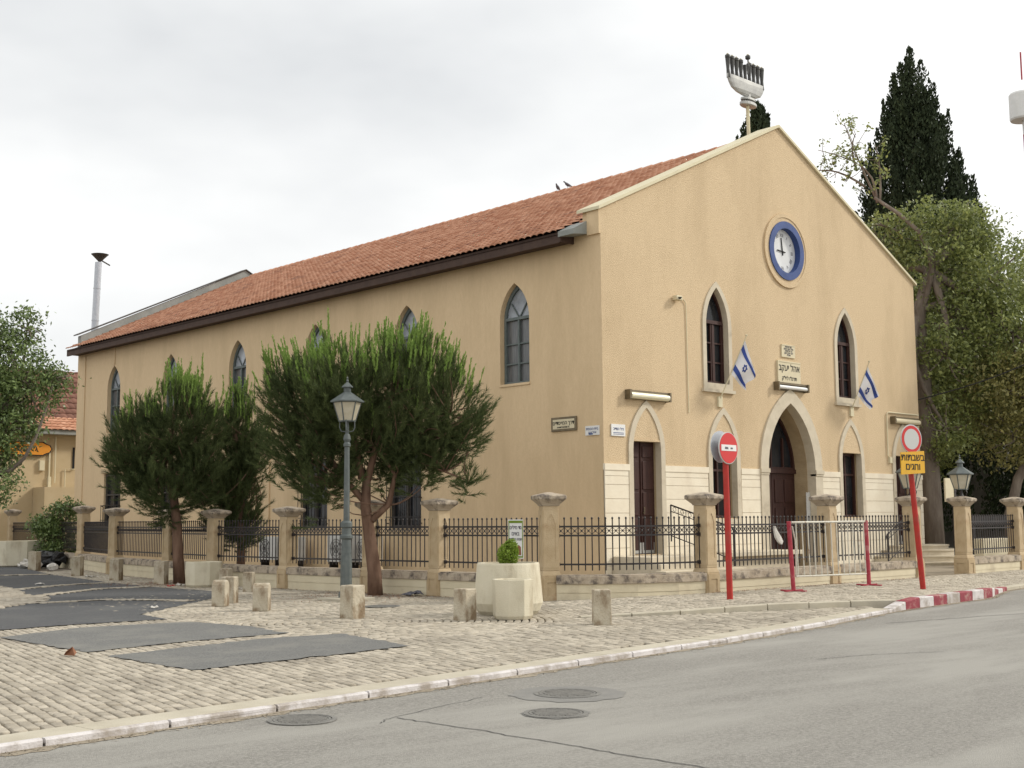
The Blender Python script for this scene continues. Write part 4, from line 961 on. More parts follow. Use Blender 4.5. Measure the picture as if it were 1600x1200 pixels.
pine('large round headed pine behind the lamp post, full of upright pale shoots', (-6.75,.55), [(0,0,-.05),(-.02,0,.5),(-.12,0,1.2),(-.22,0,1.9),(-.2,0,2.5)],
     [[(-.22,0,2.0),(-.6,.1,2.4),(-1.2,.1,3.2),(-1.5,0,4.2)],[(-.2,0,2.4),(0,0,3.2),(.3,0,4.2),(.6,0,5.0)],[(-.1,0,1.6),(.28,.05,1.95),(.42,0,2.6),(.1,-.1,3.1)],[(.3,0,3.1),(1.0,.1,3.4),(1.6,.1,3.9)],[(-.3,0,2.5),(-.5,0,3.6),(-.4,-.2,4.9)],[(1.1,.05,3.1),(1.5,0,2.65),(2.0,-.05,2.45)]],
     [(-1.38,0,4.05,1.15,1.2,1.0),(-.45,-.2,4.35,1.2,1.1,1.0),(.55,0,4.4,1.15,1.2,1.0),(1.4,.1,4.1,.95,.95,1.0),(-1.15,.1,3.15,1.05,1.1,.95),(-.1,.2,3.4,1.2,1.1,.9),(.9,.3,3.2,.95,1.0,.75),(2.0,-.05,2.5,.22,.2,.25),(1.9,0,3.6,.5,.5,.45),(-1.85,0,4.3,.5,.5,.6),(-1.15,.1,2.55,.95,.8,.6),(1.0,.2,2.95,.85,.8,.6),(.1,.3,3.0,.7,.8,.6),(-1.7,.1,3.4,.7,.7,.8)], 3500, 175, 11)
pine('smaller dark pine by the street, left of the lamp post', (-6.95,8.7), [(0,0,-.05),(-.05,0,.7),(-.1,0,1.5),(-.2,0,2.3),(-.5,0,3.1)],
     [[(-.2,0,2.3),(.1,0,3.0),(.4,0,4.0)],[(-.4,0,2.8),(-.9,0,3.4),(-1.3,0,3.9)],[(-.3,0,2.6),(-.3,0,3.8),(-.2,0,4.9)]],
     [(-1.15,0,3.55,.88,.9,1.15),(-.25,0,4.15,.95,1,1.0),(.40,0,4.15,.65,.8,1.1),(-.35,0,2.6,1.1,1.0,.85),(-1.45,0,3.1,.5,.6,.8),(.45,0,2.9,.55,.7,.8)], 2300, 85, 12, .16)
pine('narrow dark pine inside the fence behind the smaller street pine', (-5.25,8.5), [(0,0,0),(0,0,1.2),(-.05,0,2.6),(-.2,0,3.6),(-.2,0,4.4)],
     [[(-.05,0,2.6),(.2,0,3.2),(.4,0,3.8)]],
     [(-.15,0,4.35,.30,.3,.6),(-.2,0,3.7,.58,.6,.7),(.0,0,3.1,.62,.6,.75),(-.25,0,2.3,.70,.7,.9),(.3,0,3.8,.25,.3,.35),(-.2,0,1.5,.65,.6,.6)], 1400, 30, 13, .12)

# street lamp
def lantern(t, x, y, z, s=1.0, rz=R(20)):
    mb = MB(); mb.lathe([(.10*s,0),(.115*s,.02*s)], (x,y,z), 6, rz); mb.build('lantern_base', M['green_iron'], t)
    rb, rtp, h = .165*s, .285*s, .40*s
    mb = MB(); mb.lathe([(rb,.02*s),(rtp,h)], (x,y,z), 6, rz); mb.build('lantern_glass', M['lampglass'], t)
    mb = MB()
    for j in range(6):
        a = rz+2*PI*j/6; mb.bar((x+rb*math.cos(a),y+rb*math.sin(a),z+.01*s),(x+rtp*math.cos(a),y+rtp*math.sin(a),z+h), .022*s)
        b_ = rz+2*PI*(j+1)/6; mb.bar((x+rb*math.cos(a),y+rb*math.sin(a),z+.015*s),(x+rb*math.cos(b_),y+rb*math.sin(b_),z+.015*s), .022*s)
    mb.build('lantern_frame', M['green_iron'], t)
    mb = MB(); mb.lathe([(rtp*1.0,h-.01*s),(rtp*1.22,h+.005*s),(rtp*1.22,h+.03*s),(.10*s,h+.20*s),(.085*s,h+.21*s)], (x,y,z), 6, rz)
    mb.lathe([(.075*s,h+.2*s),(.075*s,h+.32*s)], (x,y,z), 6, rz); mb.lathe([(.12*s,h+.31*s),(.115*s,h+.33*s),(.02*s,h+.42*s)], (x,y,z), 6, rz)
    mb.lathe([(.015*s,h+.41*s),(.028*s,h+.45*s),(.012*s,h+.48*s),(.022*s,h+.51*s),(.0,h+.54*s)], (x,y,z), 8)
    mb.build('lantern_roof', M['green_iron'], t)
lp = (-8.18,-.36)
t = thing('street_lamp', 'tall grey green cast iron lamp post with a six sided lantern', 'street lamp', (*lp,0))
mb = MB(); mb.box(lp[0]-.42,lp[0]+.42,lp[1]-.42,lp[1]+.42,-.02,.06); mb.build('plinth', M['strip'], t, bevel=.015)
mb = MB(); mb.lathe([(.20,.06),(.20,.14),(.155,.20),(.15,.72),(.14,.95)], (*lp,0), 8); mb.lathe([(.14,.95),(.125,1.22),(.17,1.25),(.17,1.30),(.13,1.33),(.125,1.45),(.155,1.48),(.155,1.56),(.115,1.60)], (*lp,0), 16)
mb.lathe([(.085,1.58),(.078,2.2),(.068,3.10),(.095,3.12),(.095,3.17),(.07,3.2),(.10,3.26),(.085,3.34),(.05,3.38),(.045,3.62)], (*lp,0), 14)
mb.v = [(lp[0]+(v[0]-lp[0])*.78, lp[1]+(v[1]-lp[1])*.78, v[2]) for v in mb.v]
mb.build('post', M['green_iron'], t)
mb = MB()
for j in range(4):
    a = PI/4+j*PI/2; mb.tube([(lp[0]+r*math.cos(a),lp[1]+r*math.sin(a),z) for r, z in ((.045,3.42),(.12,3.43),(.155,3.50),(.15,3.66))], .013, 6)
mb.build('bracket', M['green_iron'], t)
lantern(t, *lp, 3.62, 1.0, R(30))
for (x, y), lab in (((5.46,-5.35),'lantern on the fence pillar left of the gate gap, half hidden by the yellow plate'), ((8.1,-5.35),'lantern on the fence pillar right of the gate gap')):
    t = thing('pillar_lantern', lab, 'lantern', (x,y,2.1), 'lanterns on the gate pillars'); mb = MB()
    mb.lathe([(.09,0),(.06,.04),(.035,.1),(.03,.18)], (x,y,2.1), 10)
    for j in range(3):
        a = .6+j*2*PI/3; mb.tube([(x+r*math.cos(a),y+r*math.sin(a),2.1+z) for r, z in ((.05,.02),(.14,.05),(.16,.12),(.12,.2))], .013, 6)
    mb.build('stand', M['iron'], t); lantern(t, x, y, 2.29, 1.0, R(10))

# road signs
def disc(t, c, r, nrm_ang, ringm, facem, inner_r, barm=None, tilt=0):
    n = Vector((math.sin(nrm_ang), -math.cos(nrm_ang), 0)); s_ = Vector((math.cos(nrm_ang), math.sin(nrm_ang), 0)); c = Vector(c)
    pl = lambda k: (lambda u, v, w_: tuple(c + s_*u + Vector((0,0,1))*v + n*(w_+k)))
    circ_ = lambda r_: [(r_*math.cos(2*PI*i/40), r_*math.sin(2*PI*i/40)) for i in range(40)]
    mb = MB(); P(mb, circ_(r), [], .02, pl(-.012)); b_ = mb.build('sign_plate', M['signgrey'], t)
    mb = MB(); P(mb, circ_(r*.95), [circ_(inner_r)] if inner_r else [], .006, pl(.002)); mb.build('red_field', ringm, b_)
    return pl
t = thing('no_entry_sign', 'round red no entry sign with white bar on a red pole', 'road sign', (-4.3,-7.02,0))
mb = MB(); mb.tube([(-4.3,-7.02,-.05),(-4.33,-7.02,2.95)], [.058,.055], 14); mb.build('pole', M['red'], t)
# the plate faces the street to the right of the camera, as its narrow outline shows
pl = disc(t, (-4.33,-7.10,2.90), .30, R(2), M['signred'], None, 0)
mb = MB(); P(mb, [(-.24,-.055),(.24,-.055),(.24,.06),(-.24,.06)], [], .004, pl(.008)); bb = mb.build('white_bar', M['white'], t)
mb = MB(); P(mb, [(-.14,-.02),(-.02,-.025),(-.03,.015),(-.12,.02)], [], .003, pl(.012)); P(mb, [(.05,-.02),(.12,-.02),(.12,.01),(.05,.012)], [], .003, pl(.012)); mb.build('sticker', M['greyink'], bb)
pl2 = Vector((-4.36,-6.93,2.93)); mb = MB(); c_ = pl2; n_ = Vector((.03,-1,0)).normalized(); s_ = Vector((n_.y,-n_.x,0))
P(mb, [(.30*math.cos(2*PI*i/32), .30*math.sin(2*PI*i/32)) for i in range(32)], [], .015, lambda u,v,w_: tuple(c_+s_*u+Vector((0,0,v))+n_*w_)); mb.build('rear_plate', M['zinc'], t)
t = thing('road_closed_sign', 'round white sign with red rim above a yellow plate on a leaning red pole', 'road sign', (.95,-8.05,0))
topx, topy = .30, -8.10
mb = MB(); mb.tube([(.95,-8.05,-.05),(.60,-8.02,3.2)], [.058,.055], 14); mb.build('pole', M['red'], t)
na = R(-14); pl = disc(t, (.53,-8.15,3.20), .295, na, M['signred'], None, .215)
def dull(u, v, w_): return pl(.003)(u, v, w_)
mb = MB(); P(mb, [(.214*math.cos(2*PI*i/40), .214*math.sin(2*PI*i/40)) for i in range(40)], [], .006, pl(.003)); mb.build('grey_centre', M['signgrey'], t)
mb = MB(); P(mb, [(-.33,-.74),(.35,-.70),(.35,-.24),(-.33,-.28)], [], .02, pl(-.004)); yp = mb.build('plate', M['yellow'], t, bevel=.004)
mb = MB(); 
for b_, z in (('בשבתות', -.385), ('וחגים', -.575)): mb.add(*textmesh(heb(b_), .20, lambda u, v, w_, z=z: pl(.009)(u+.01, v+z, w_)))
mb.build('lettering', M['black'], yp)
mb = MB(); c_ = Vector((.69,-8.06,3.22)); n_ = Vector((-.24,-.97,0)); s_ = Vector((n_.y,-n_.x,0))
P(mb, [(.30*math.cos(2*PI*i/32), .30*math.sin(2*PI*i/32)) for i in range(32)], [], .015, lambda u,v,w_: tuple(c_+s_*u+Vector((0,0,v))+n_*w_)); mb.build('rear_plate', M['zinc'], t)
# pedestrian barrier
t = thing('pedestrian_barrier', 'white barred steel barrier between two crimson posts', 'barrier', (0,-6.48,0))
x0, x1, y = -1.44, 1.46, -6.48
for x in (x0, x1):
    lean = .10 if x == x0 else .04
    mb = MB(); mb.tube([(x,y,.11),(x-lean,y,1.52)], .045, 12); pp = mb.build('post', M['darkred'], t); mb = MB(); mb.box(x-.30,x+.30,y-.03,y+.03,.108,.132); mb.box(x-.03,x+.03,y-.30,y+.30,.105,.129); mb.build('foot', M['darkred'], pp)
mb = MB(); mb.tube([(x0,y,1.50),(x1-.06,y,1.50)], .022, 8); mb.tube([(x0+.1,y,.40),(x1-.1,y,.36)], .018, 8)
for i in range(13): f_ = (i+.7)/13.4; xx = x0+(x1-x0)*f_; mb.tube([(xx,y,1.5),(xx+.04,y,.38)], .013, 6)
mb.tube([(x0+.02,y,1.42),(x0+.12,y,1.1),(x0+.12,y,.40)], .016, 6)
mb.build('bars', M['barrierwhite'], t)
# poster on the fence
t = thing('poster', 'white and green paper poster tied to the railings beside the corner pillar', 'poster', (-6.08,-3.1,1.3))
pp = lambda u, v, w_: (-6.06-w_, -3.13-u, 1.20+v)
mb = MB(); P(mb, [(-.21,-.37),(.22,-.37),(.21,.40),(-.22,.40)], [], .012, pp); sh_ = mb.build('sheet', M['white'], t)
mb = MB(); P(mb, [(-.20,-.35),(.21,-.35),(.21,.38),(-.20,.38)], [[(-.18,-.32),(.19,-.32),(.19,.33),(-.18,.33)]], .003, lambda u,v,w_: pp(u,v,w_+.009)); mb.build('border', M['lime'], sh_)
mb = MB()
for b_, s_, z in (('גד מילים', .10, .24), ('באים', .11, .12), ('שנת הילדים', .075, .01)): mb.add(*textmesh(heb(b_), s_, lambda u,v,w_,z=z: pp(u,v+z,w_+.010)))
mb.build('lettering', M['greyink'], sh_)
mb = MB(); P(mb, [(-.17,-.30),(-.02,-.30),(-.03,-.12),(-.12,-.08),(-.16,-.14)], [], .003, lambda u,v,w_: pp(u,v,w_+.009)); P(mb, [(.02,-.30),(.16,-.30),(.15,-.14),(.09,-.10),(.03,-.15)], [], .003, lambda u,v,w_: pp(u,v,w_+.009)); mb.build('picture', M['deadleaf'], sh_)
mb = MB(); P(mb, [(.0,-.1),(.14,-.13),(.12,.1),(.02,.12)], [], .006, lambda u,v,w_: (6-7.95+u, -5.42-w_, 1.28+v)); 
# plastic bag caught on the railing
t2 = MB(); t2.loft([[(-.52+.10*math.cos(q)*f_+dx, -5.42+.03*math.sin(q), z) for q in np.linspace(0,2*PI,8,endpoint=False)] for f_, z, dx in ((.2,1.42,0),(.7,1.32,.03),(1.3,1.18,.12),(1.2,1.08,.2),(.3,1.02,.22))])
tag(t2.build('plastic_bag', M['paper'], loc=(-.5,-5.42,1.2)), 'white plastic bag caught on the railings before the main portal', 'bag')

# air conditioners against the side wall behind the fence
def aircon(y, w_, h, z, label):
    t = thing('air_conditioner', label, 'air conditioner', (-.5, y, z), 'air conditioners behind the railings')
    mb = MB(); mb.box(-.75,-.35,y-w_/2,y+w_/2,z,z+h); c_ = mb.build('casing', M['acwhite'], t, bevel=.015)
    mb = MB(); mb.box(-.70,-.40,y-w_/2+.05,y-w_/2+.1,0,z); mb.box(-.70,-.40,y+w_/2-.1,y+w_/2-.05,0,z); mb.build('stand', M['iron'], t)
    mb = MB(); 
    for r in (.12,.22,.30): mb.tube([(-.765,y+.12+r*math.cos(q),z+h/2+r*math.sin(q)) for q in np.linspace(0,2*PI,20)], .008, 4)
    for k in range(4): q = k*PI/4; mb.bar((-.765,y+.12-.3*math.cos(q),z+h/2-.3*math.sin(q)),(-.765,y+.12+.3*math.cos(q),z+h/2+.3*math.sin(q)),.01)
    mb.build('fan_grille', M['iron'], t)
aircon(14.3, 1.0, .75, .35, 'white air conditioner behind the railings between two lower windows')
aircon(13.1, .9, .75, .35, 'white air conditioner nearest the window left of the lamp post')
aircon(10.3, 1.2, .80, .35, 'white air conditioner seen behind the lamp post')
aircon(8.95, .7, .75, .38, 'narrow air conditioner immediately left of the big pine trunk')

# rubbish
def crumple(mb, amt):
    idx = {}
    for i, v in enumerate(mb.v):
        k_ = tuple(round(c, 4) for c in v); d_ = idx.setdefault(k_, rng.normal(size=3)*amt); mb.v[i] = (v[0]+d_[0], v[1]+d_[1], max(0.005, v[2]+d_[2]))
    return mb
mb = MB(); mb.ellip((-4.3,23.2,.28),(.55,.4,.30),14,8); mb.ellip((-4.0,22.9,.35),(.3,.3,.2),10,6); crumple(mb, .05)
tag(mb.build('rubbish_bag', M['bag'], loc=(-4.3,23.2,0)), 'black rubbish bag beside the far left planter', 'rubbish bag')
mb = MB(); mb.ellip((-5.0,23.0,.14),(.42,.28,.16),12,6); crumple(mb, .045)
tag(mb.build('rubbish_bag', M['paper'], loc=(-5.0,23.0,0)), 'pale crumpled bag lying in front of the black one', 'rubbish bag')
mb = MB(); mb.ellip((-5.1,20.9,.10),(.2,.2,.14),10,6); crumple(mb, .035)
tag(mb.build('plastic_bag', M['paper'], loc=(-5.1,20.9,0)), 'small white plastic bag right of the farthest bollard', 'bag')
def scrap(name, x, y, z, s, m, label, cat='litter', group='litter on the ground'):
    mb = MB(); n = 5; g = [[(x+(i/n-.5)*s+rng.normal()*s*.05, y+(j/n-.5)*s*.7+rng.normal()*s*.05, z+.005+abs(rng.normal())*s*.10) for j in range(n+1)] for i in range(n+1)]
    mb.add([p for r in g for p in r], [(i*(n+1)+j,(i+1)*(n+1)+j,(i+1)*(n+1)+j+1,i*(n+1)+j+1) for i in range(n) for j in range(n)])
    o = mb.build(name, m, loc=(x,y,z)); sl_ = o.modifiers.new('thick','SOLIDIFY'); sl_.thickness = .003; return tag(o, label, cat, group)
scrap('paper_scrap', -11.96, .48, .006, .16, M['paper'], 'white scrap of paper on the dark asphalt left of the leaning bollards')
scrap('paper_scrap', -7.6, 7.4, .02, .26, M['paper'], 'white scrap of paper beside the left pine trunk')
scrap('red_wrapper', -7.95, 7.3, .02, .16, M['signred'], 'red wrapper on the kerb in front of the left pine trunk')
scrap('paper_scrap', -7.6, 4.8, .02, .20, M['paper'], 'white scrap of paper near the low bollard by the fence')
scrap('paper_scrap', -6.95, 13.9, .02, .3, M['paper'], 'white scrap of paper on the pavement beyond the left pine')
scrap('paper_scrap', -9.6, 11.2, .006, .22, M['paper'], 'tiny white scrap on the side street asphalt')
scrap('rag', -6.45, -.35, .02, .38, M['greyink'], 'dark crumpled rag at the foot of the fence right of the big pine')
mb = MB(); mb.add([(-16.70,-6.36,.01),(-16.63,-6.50,.01),(-16.62,-6.42,.11),(-16.71,-6.45,.06),(-16.57,-6.43,.04)], [(0,1,2),(0,2,3),(1,4,2)])
o = mb.build('dry_leaf', M['deadleaf'], loc=(-16.65,-6.42,.01)); sl_ = o.modifiers.new('thick','SOLIDIFY'); sl_.thickness = .004; tag(o, 'curled brown dead leaf standing on the cobbles beside the asphalt patch', 'leaf')

def litter(name, n, f, m, size, kind='stuff'):
    C = np.array([f() for _ in range(n)]); V = leaf_quads(C, size, up_bias=2.5, aspect=.3).reshape(-1,4,3); V[:,:,2] = C[:,None,2] + (V[:,:,2]-C[:,None,2])*.25
    me = npmesh(V.reshape(-1,3), 4); tag(link(name, me, m), kind=kind)
def near(cx, cy, sd_, z=.02): return (cx+rng.normal()*sd_, cy+rng.normal()*sd_, z)
litter('fallen_needles', 2600, lambda: (near(-7.1,.3,.9) if rng.random() < .5 else near(-7.2,8.6,.9)), M['deadleaf'], .07)
def foot():
    k = rng.integers(0, len(FENCEP)-1); a, b = FENCEP[k], FENCEP[k+1]; t_ = rng.random(); return (a[0]+(b[0]-a[0])*t_-.24-abs(rng.normal())*.12, a[1]+(b[1]-a[1])*t_, .02)
def foot2():
    x = rng.uniform(-3, 5.2); return (x, -5.55-abs(rng.normal())*.12, .115)
litter('wall_foot_litter', 1500, lambda: foot() if rng.random() < .6 else foot2(), M['deadleaf'], .06)
def gut():
    x = rng.uniform(-22, 5); return (x, kerby(x)-.03-abs(rng.normal())*.07, -.048)
litter('gutter_litter', 2600, gut, M['earth'], .05)
# sand swept against the kerb
gx = np.arange(-28, 8, .12); up_, lo_ = [], []
for x in gx: up_.append((x, kerby(x)+.01)); lo_.append((x, kerby(x)-.06-.09*rng.random()**2-.05*math.sin(x*1.7)**2))
mb = MB(); k_ = len(gx); mb.add([(x,y,-.0515) for x,y in up_+lo_], [(i, k_+i, k_+i+1, i+1) for i in range(k_-1)])
tag(mb.build('gutter_sand', M['earth'], loc=(0,0,0)), kind='structure')

# ------------------------------------------------------------------ neighbours
LB = thing('neighbour_house', 'tan plastered house with old tiled roof behind the left end of the fence', 'house', (0,40,0))
mb = MB(); mb.box(-14,9,40,50,-.1,6.1); mb.build('wall', M['leftwall'], LB)
mb = MB(); mb.box(2.05,4.6,38.6,39.98,0,3.35); mb.build('porch', M['leftwall'], LB)
mb = MB(); mb.box(-14.3,9.3,39.35,39.45,6.0,6.22); mb.box(-14.3,9.3,39.45,39.99,6.0,6.04); mb.build('eave_board', M['greymetal'], LB)
def tiles_x(x0, x1, y_e, z_e, y_r, z_r, tw=.30, tl=.40):
    V, F = tiles(x0, x1, y_e, z_e, y_r, z_r, tw, tl); V = V[:, [1,0,2]]; return V, F[:, ::-1]
V, F = tiles_x(-14.2, 9.2, 39.3, 6.2, 41.0, 6.95); fpart('lower_roof', V, F, M['tile'], LB)
V, F = tiles_x(-3.0, 9.2, 41.0, 6.9, 44.6, 9.8, .36, .5); fpart('upper_roof', V, F, M['tileold'], LB)
mb = MB(); mb.add([(-14.2,39.4,6.1),(9.2,39.4,6.1),(9.2,41.0,6.85),(-14.2,41.0,6.85)], [(0,1,2,3)]); mb.add([(-3,41,6.8),(9.2,41,6.8),(9.2,44.6,9.7),(-3,44.6,9.7)], [(0,1,2,3)]); mb.box(-3,9.2,44.6,44.8,6,9.7); mb.box(-3.1,-3,41,44.8,6,6.9); mb.build('roof_deck', M['tileold'], LB)
mb = MB(); mb.box(4.02,4.12,39.95,40.02,4.3,5.4); mb.build('slit_window', M['glassdark'], LB)
mb = MB(); mb.box(-.2,1.3,38.9,40,6.1,6.2); mb.build('awning', M['white'], LB)
mb = MB(); mb.tube([(3.1,39.9,5.9),(3.1,39.9,3.6)], .035, 6); mb.box(2.75,2.9,39.85,40,1.5,3.9); mb.box(2.78,2.85,39.9,40,3.9,5.2); mb.tube([(4.12,39.9,4.3),(3.62,39.9,4.3),(3.62,39.9,2.6)], .03, 6); mb.box(2.3,2.55,39.85,40,4.2,4.7); mb.build('downpipe', M['coping'], LB)
t = thing('shop_sign', 'orange shop sign with scripted black writing on the neighbouring house', 'sign', (1.9,39.8,5.3))
so = [(.3,4.92),(2.45,4.92),(2.62,5.02),(2.80,5.08),(2.9,5.27),(2.80,5.46),(2.62,5.52),(2.45,5.62),(.3,5.62),(.1,5.27)]
mb = MB(); P(mb, so, [], .06, FA(39.86)); mb.build('border', M['black'], t)
mb = MB(); cxs = 1.5; P(mb, [(cxs+(x-cxs)*.955, 5.27+(z-5.27)*.86) for x, z in so], [], .02, FA(39.825)); bd_ = mb.build('board', M['orange'], t)
mb = MB(); mb.add(*textmesh(heb("ג'אנוס"), .42, lambda u,v,w_: (1.65+u, 39.808+w_, 5.29+v), d=.01, shear=-.3)); mb.build('lettering', M['black'], bd_)
# chimney pipe beyond the rear parapet
t = thing('chimney_pipe', 'tall galvanised flue pipe with tilted dark cap behind the roof', 'chimney', (1.75,33,0))
mb = MB(); mb.tube([(1.72,33,8.5),(1.86,33,13.55)], .155, 14)
for z in (10.8,12.3): x = 1.72+.14*(z-8.5)/5.05; mb.tube([(x,33,z),(x,33,z+.05)], .168, 14)
mb.build('flue', M['zinc'], t)
mb = MB(); mb.lathe([(.03,-.02),(.38,.34),(.40,.35),(.36,.36),(.01,.30)], (1.92,33,13.58), 16); mb.bar((1.78,33,13.75),(2.42,33,13.48),.05); mb.build('cap', M['darkmetal'], t)
# house behind the trees on the right
RB = thing('neighbour_house', 'grey walled house with tiled roof glimpsed behind the trees on the right', 'house', (34,6,0))
rb = np.array([33.0,7.5])
mb = MB(); mb.box(30.5,46,4,18,-.1,7.6); mb.build('wall', M['greywall'], RB)
V, F = tiles_x(30, 46.5, 3.6, 7.6, 11, 11.2, .36, .45); fpart('roof', V, F, M['tileold'], RB)
mb = MB(); mb.add([(30,3.7,7.5),(46.5,3.7,7.5),(46.5,11,11.1),(30,11,11.1)], [(0,1,2,3)]); mb.build('roof_deck', M['tileold'], RB)
mb = MB(); mb.box(33,34.2,3.95,4,3.5,5.2); mb.build('window', M['glassdark'], RB)
# notice board and cream box behind the right hand fence
t = thing('notice_board', 'pale notice board on a dark post left of the right lantern', 'notice board', (12.9,-2.6,0))
mb = MB(); mb.box(13.02,13.12,-2.65,-2.55,0,2.9); mb.build('post', M['iron'], t); mb = MB(); mb.box(12.50,13.02,-2.63,-2.58,2.04,2.76); mb.build('board', M['plaque'], t)
mb = MB(); mb.box(12.8,14.5,-3.6,-3.3,0,.92); tag(mb.build('utility_box', M['wallstone'], loc=(13.6,-3.4,0), bevel=.02), 'low cream utility box behind the right hand railings', 'box')
mb = MB(); mb.box(15.6,22,-1.9,-1.8,1.3,1.62); mb.box(15.6,22,-1.9,-1.8,.8,.9); [mb.box(x-.04,x+.04,-1.899,-1.82,0,1.31) for x in (15.7,18.5,21.5)]; tag(mb.build('dark_bench_rail', M['iron'], loc=(18,-1.85,0)), 'dark low rail in the shade behind the right hand railings', 'rail')
# mast with white cylinder, overhead cable
t = thing('antenna_mast', 'tall thin mast with a white cylindrical head at the right edge', 'mast', (31.6,-1.4,0))
bx_, by_ = 30.55, -1.75
fx = lambda px_off: (0,0)
A0 = np.array([-23.318,-21.264]); d_ = (fw.xy*60 + rt.xy*60*(822/1951.25)); base_ = (A0[0]+d_[0], A0[1]+d_[1]); t.location = (*base_, 0)
mb = MB(); mb.tube([(*base_,0),(*base_,20.3)], [.14,.08], 8); mb.tube([(*base_,23.0),(*base_,24.4)], .04, 6); mb.build('pole', M['darkred'], t)
mb = MB(); mb.lathe([(.0,0),(.62,.02),(.66,.1),(.66,1.3),(.62,1.38),(.0,1.4)], (base_[0],base_[1],20.9), 24); mb.lathe([(.09,-.7),(.09,0)], (base_[0],base_[1],20.9), 8); mb.build('cylinder_head', M['white'], t)
mb = MB(); q0, q1 = Vector((15.93,.1,5.55)), Vector((15.85,-6.6,7.55)); mb.tube([q0.lerp(q1, s_)-Vector((0,0,.30*math.sin(s_*PI))) for s_ in np.linspace(0,1,14)], .022, 5)
tag(mb.build('overhead_cable', M['black'], loc=tuple(q0)), 'dark overhead cable running right from the building corner', 'cable')

# ------------------------------------------------------------------ trees
broad_tree('leafy_tree', 'tall broadleaf tree with thick pale trunk right beside the synagogue wall', (18.2,.9), [(0,0,0),(-.02,0,3),(-.1,0,6),(-.15,0,9),(.3,0,10.5)],
    [(.7,.5,11.2,2.0,2,2.0),(2.6,.5,10.2,2.1,2,1.9),(1.2,.4,8.6,1.8,2,1.7),(3.2,0,8.2,2.0,2,1.8),(1.3,1,6.0,1.7,2,1.5),(-1.0,1.2,11.6,1.0,1.2,1.2),(1.6,.5,12.1,1.5,1.5,1.0),(.5,-.7,7.3,1.0,.7,1.5),(.4,-.7,4.7,.9,.7,1.3)], 760, 44, .16, M['leaf'], tr=.42, cr_=.40, shell=.62,
    extra_limbs=[((-.3,0,8.5),(-1.6,0,13.2)),((-1.5,0,13.0),(-3.6,0,15.0)),((-1.5,0,13.1),(-2.6,0,16.0)),((-1.9,0,13.6),(-3.9,0,14.2)),((-1.4,0,13.1),(-1.5,0,15.2)),((-2.2,0,14.2),(-2.2,0,15.6)),((-1.6,0,12.2),(-.6,0,11.9))])
broad_tree('leafy_tree', 'spreading broadleaf tree with dark leaning trunk behind the right hand railings', (19.8,-1.2), [(0,0,0),(0,0,1.6),(.35,0,2.9),(1.2,0,4.4),(1.6,0,5.4)],
    [(.0,0,6.0,1.6,1.8,1.5),(1.8,0,6.6,1.9,2,1.6),(3.6,.3,6.0,1.9,2,1.8),(2.4,-.3,4.7,1.7,1.7,1.1),(4.6,0,8.2,2.0,2,2.0),(.2,-.2,4.4,1.1,1.3,1.0),(5.2,.5,10.2,1.6,1.6,1.5)], 760, 40, .15, M['leafyellow'], tr=.24, cr_=.42, shell=.62)
broad_tree('leafy_tree', 'dense dark tree filling the gap low behind the synagogue right corner', (22.5,3.5), [(0,0,0),(0,0,2.0),(.1,0,4.2),(.3,0,6.0)],
    [(-.6,0,4.2,1.7,1.8,1.6),(.9,0,5.8,1.9,2,1.9),(2.6,0,7.4,2.2,2,2.2),(-.4,0,7.2,1.6,1.6,1.6),(4.2,0,6.2,2.2,2,2),(1.5,0,9.6,2.0,2,1.8),(3.8,0,10,2,2,1.9)], 1300, 30, .20, M['leaf'], tr=.30, cr_=.5)
def small_leaves_on(): pass
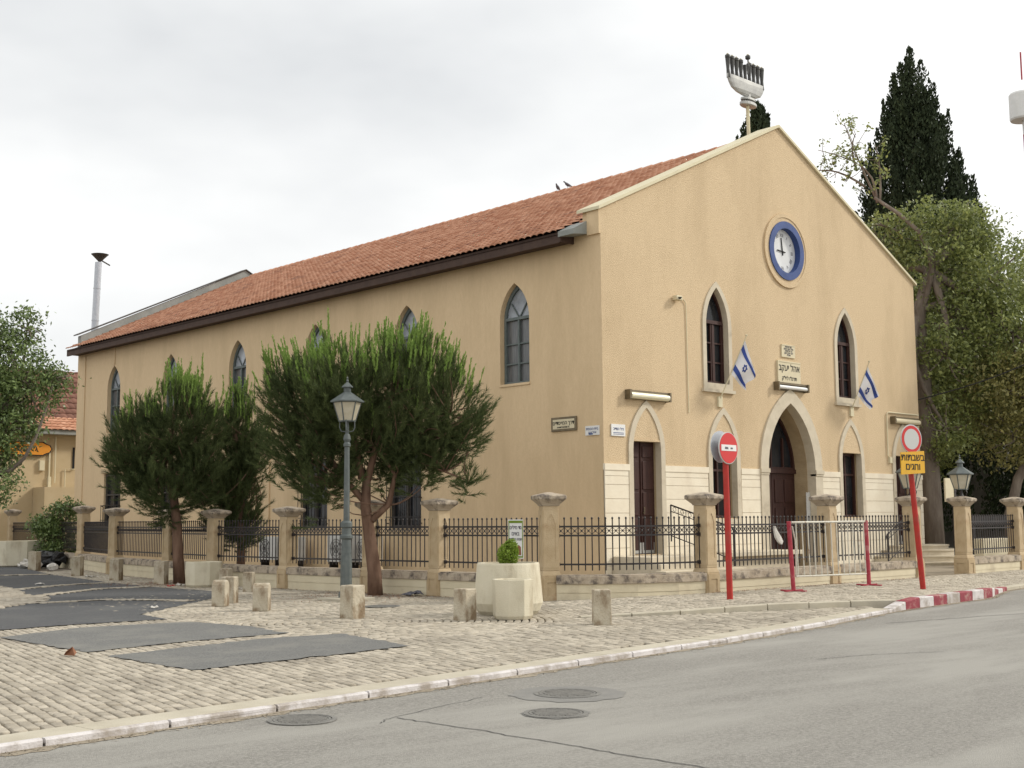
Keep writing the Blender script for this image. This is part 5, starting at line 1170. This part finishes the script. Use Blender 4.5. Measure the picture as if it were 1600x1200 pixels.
def cypress(label, base, H, Rr, plumes, seed, z0=1.0, nf=120000, fs=.17):
    r_ = np.random.default_rng(seed); root = thing('cypress_tree', label, 'tree', (base[0],base[1],0), 'tall dark cypresses')
    mb = MB(); mb.tube([(base[0],base[1],0),(base[0],base[1],H*.9)], [.35,.04], 8)
    for k in range(60):
        z = r_.uniform(.15,.8)*H; a = r_.uniform(0,2*PI); rr = Rr*(1-z/H)*.8; mb.tube([(base[0],base[1],z),(base[0]+rr*math.cos(a),base[1]+rr*math.sin(a),z+1.5)], [.06,.02], 5)
    mb.build('trunk', M['greybark'], root)
    k = nf//plumes; C = []
    for i in range(plumes):
        a = r_.uniform(0,2*PI); f = r_.uniform(.0,1)**.7; zt = H*(1-f*.88) if i else H*1.0; rad = Rr*(1-(zt/H))**.72*r_.uniform(.78,1.12) if i else 0
        h = r_.uniform(2.2,4.2); n = k; u = r_.uniform(0,1,n); w_ = (.05+.62*u**.7)*r_.uniform(.6,1.2); q = r_.uniform(0,2*PI,n); e = np.sqrt(r_.uniform(0,1,n))
        ra = rad*(1-.15*u); C.append(np.stack([base[0]+ra*math.cos(a)+w_*e*np.cos(q), base[1]+ra*math.sin(a)+w_*e*np.sin(q), zt-h*u],1))
    C = np.concatenate(C); C = C[C[:,2] > z0]; n = len(C)
    d = np.stack([r_.normal(size=n)*.45, r_.normal(size=n)*.45, np.ones(n)],1); outw = C-np.array([[base[0],base[1],0]]); outw[:,2] = 0; d += outw*.12; d /= np.linalg.norm(d,axis=1)[:,None]
    nv = r_.normal(size=(n,3)); s_ = np.cross(d,nv); s_ /= np.linalg.norm(s_,axis=1)[:,None]; L_ = (fs*r_.uniform(.6,1.3,n))[:,None]
    V = np.stack([C-d*L_*.5, C+s_*L_*.28, C+d*L_*.7, C-s_*L_*.28],1).reshape(-1,3)
    me = npmesh(V-np.array(wloc(root)),4); o = link('crown', me, M['cypress'], root, wloc(root)); o.location = (0,0,0)
def at(px, Z): # plan position at horizontal image column px and distance Z (used once per far tree)
    k = (px-800)/1951.25; return (-23.318+fw.x*Z/.994+rt.x*Z*k, -21.264+fw.y*Z/.994+rt.y*Z*k)
cypress('tall dark cypress rising behind the right slope of the gable', (29.2,6.9), 23.5, 6.0, 560, 5, nf=170000)
cypress('distant dark cypress whose tip shows behind the candelabrum post', (29.5,15.7), 23.2, 6.6, 420, 6, nf=90000, fs=.24)
broad_tree('leafy_tree', 'leafy evergreen tree leaning into view at the left edge', (-9.85,15.1), [(0,0,0),(0,0,1.5),(.1,0,3.0),(.3,0,4.5)],
    [(-.2,0,5.2,1.3,1.3,1.3),(.9,0,6.2,.85,.9,.95),(1.25,0,7.2,.38,.45,.7),(1.4,0,5.4,.75,.8,.7),(2.1,0,5.75,.45,.5,.35),(.6,0,4.3,.9,.9,.9),(.5,0,3.0,.75,.8,1.0),(-.6,0,3.8,1.1,1.1,1.2),(-.2,0,6.9,1.0,1,.8),(1.3,-.1,4.5,.5,.5,.4)], 850, 30, .12, M['leafdark'], tr=.2, cr_=.28)
broad_tree('garden_shrub', 'fan branched green shrub behind the fence at the building left corner', at_(97, 47), [(0,0,0),(0,0,.6),(-.1,0,1.2)],
    [(-.1,0,1.2,.8,.6,.5),(.0,0,1.9,.65,.5,.35),(-.5,0,1.5,.6,.5,.35),(.35,0,2.2,.5,.5,.2),(0,0,.6,.9,.7,.4)], 260, 24, .13, M['leafdark'], cat='shrub', tr=.06, cr_=.22)
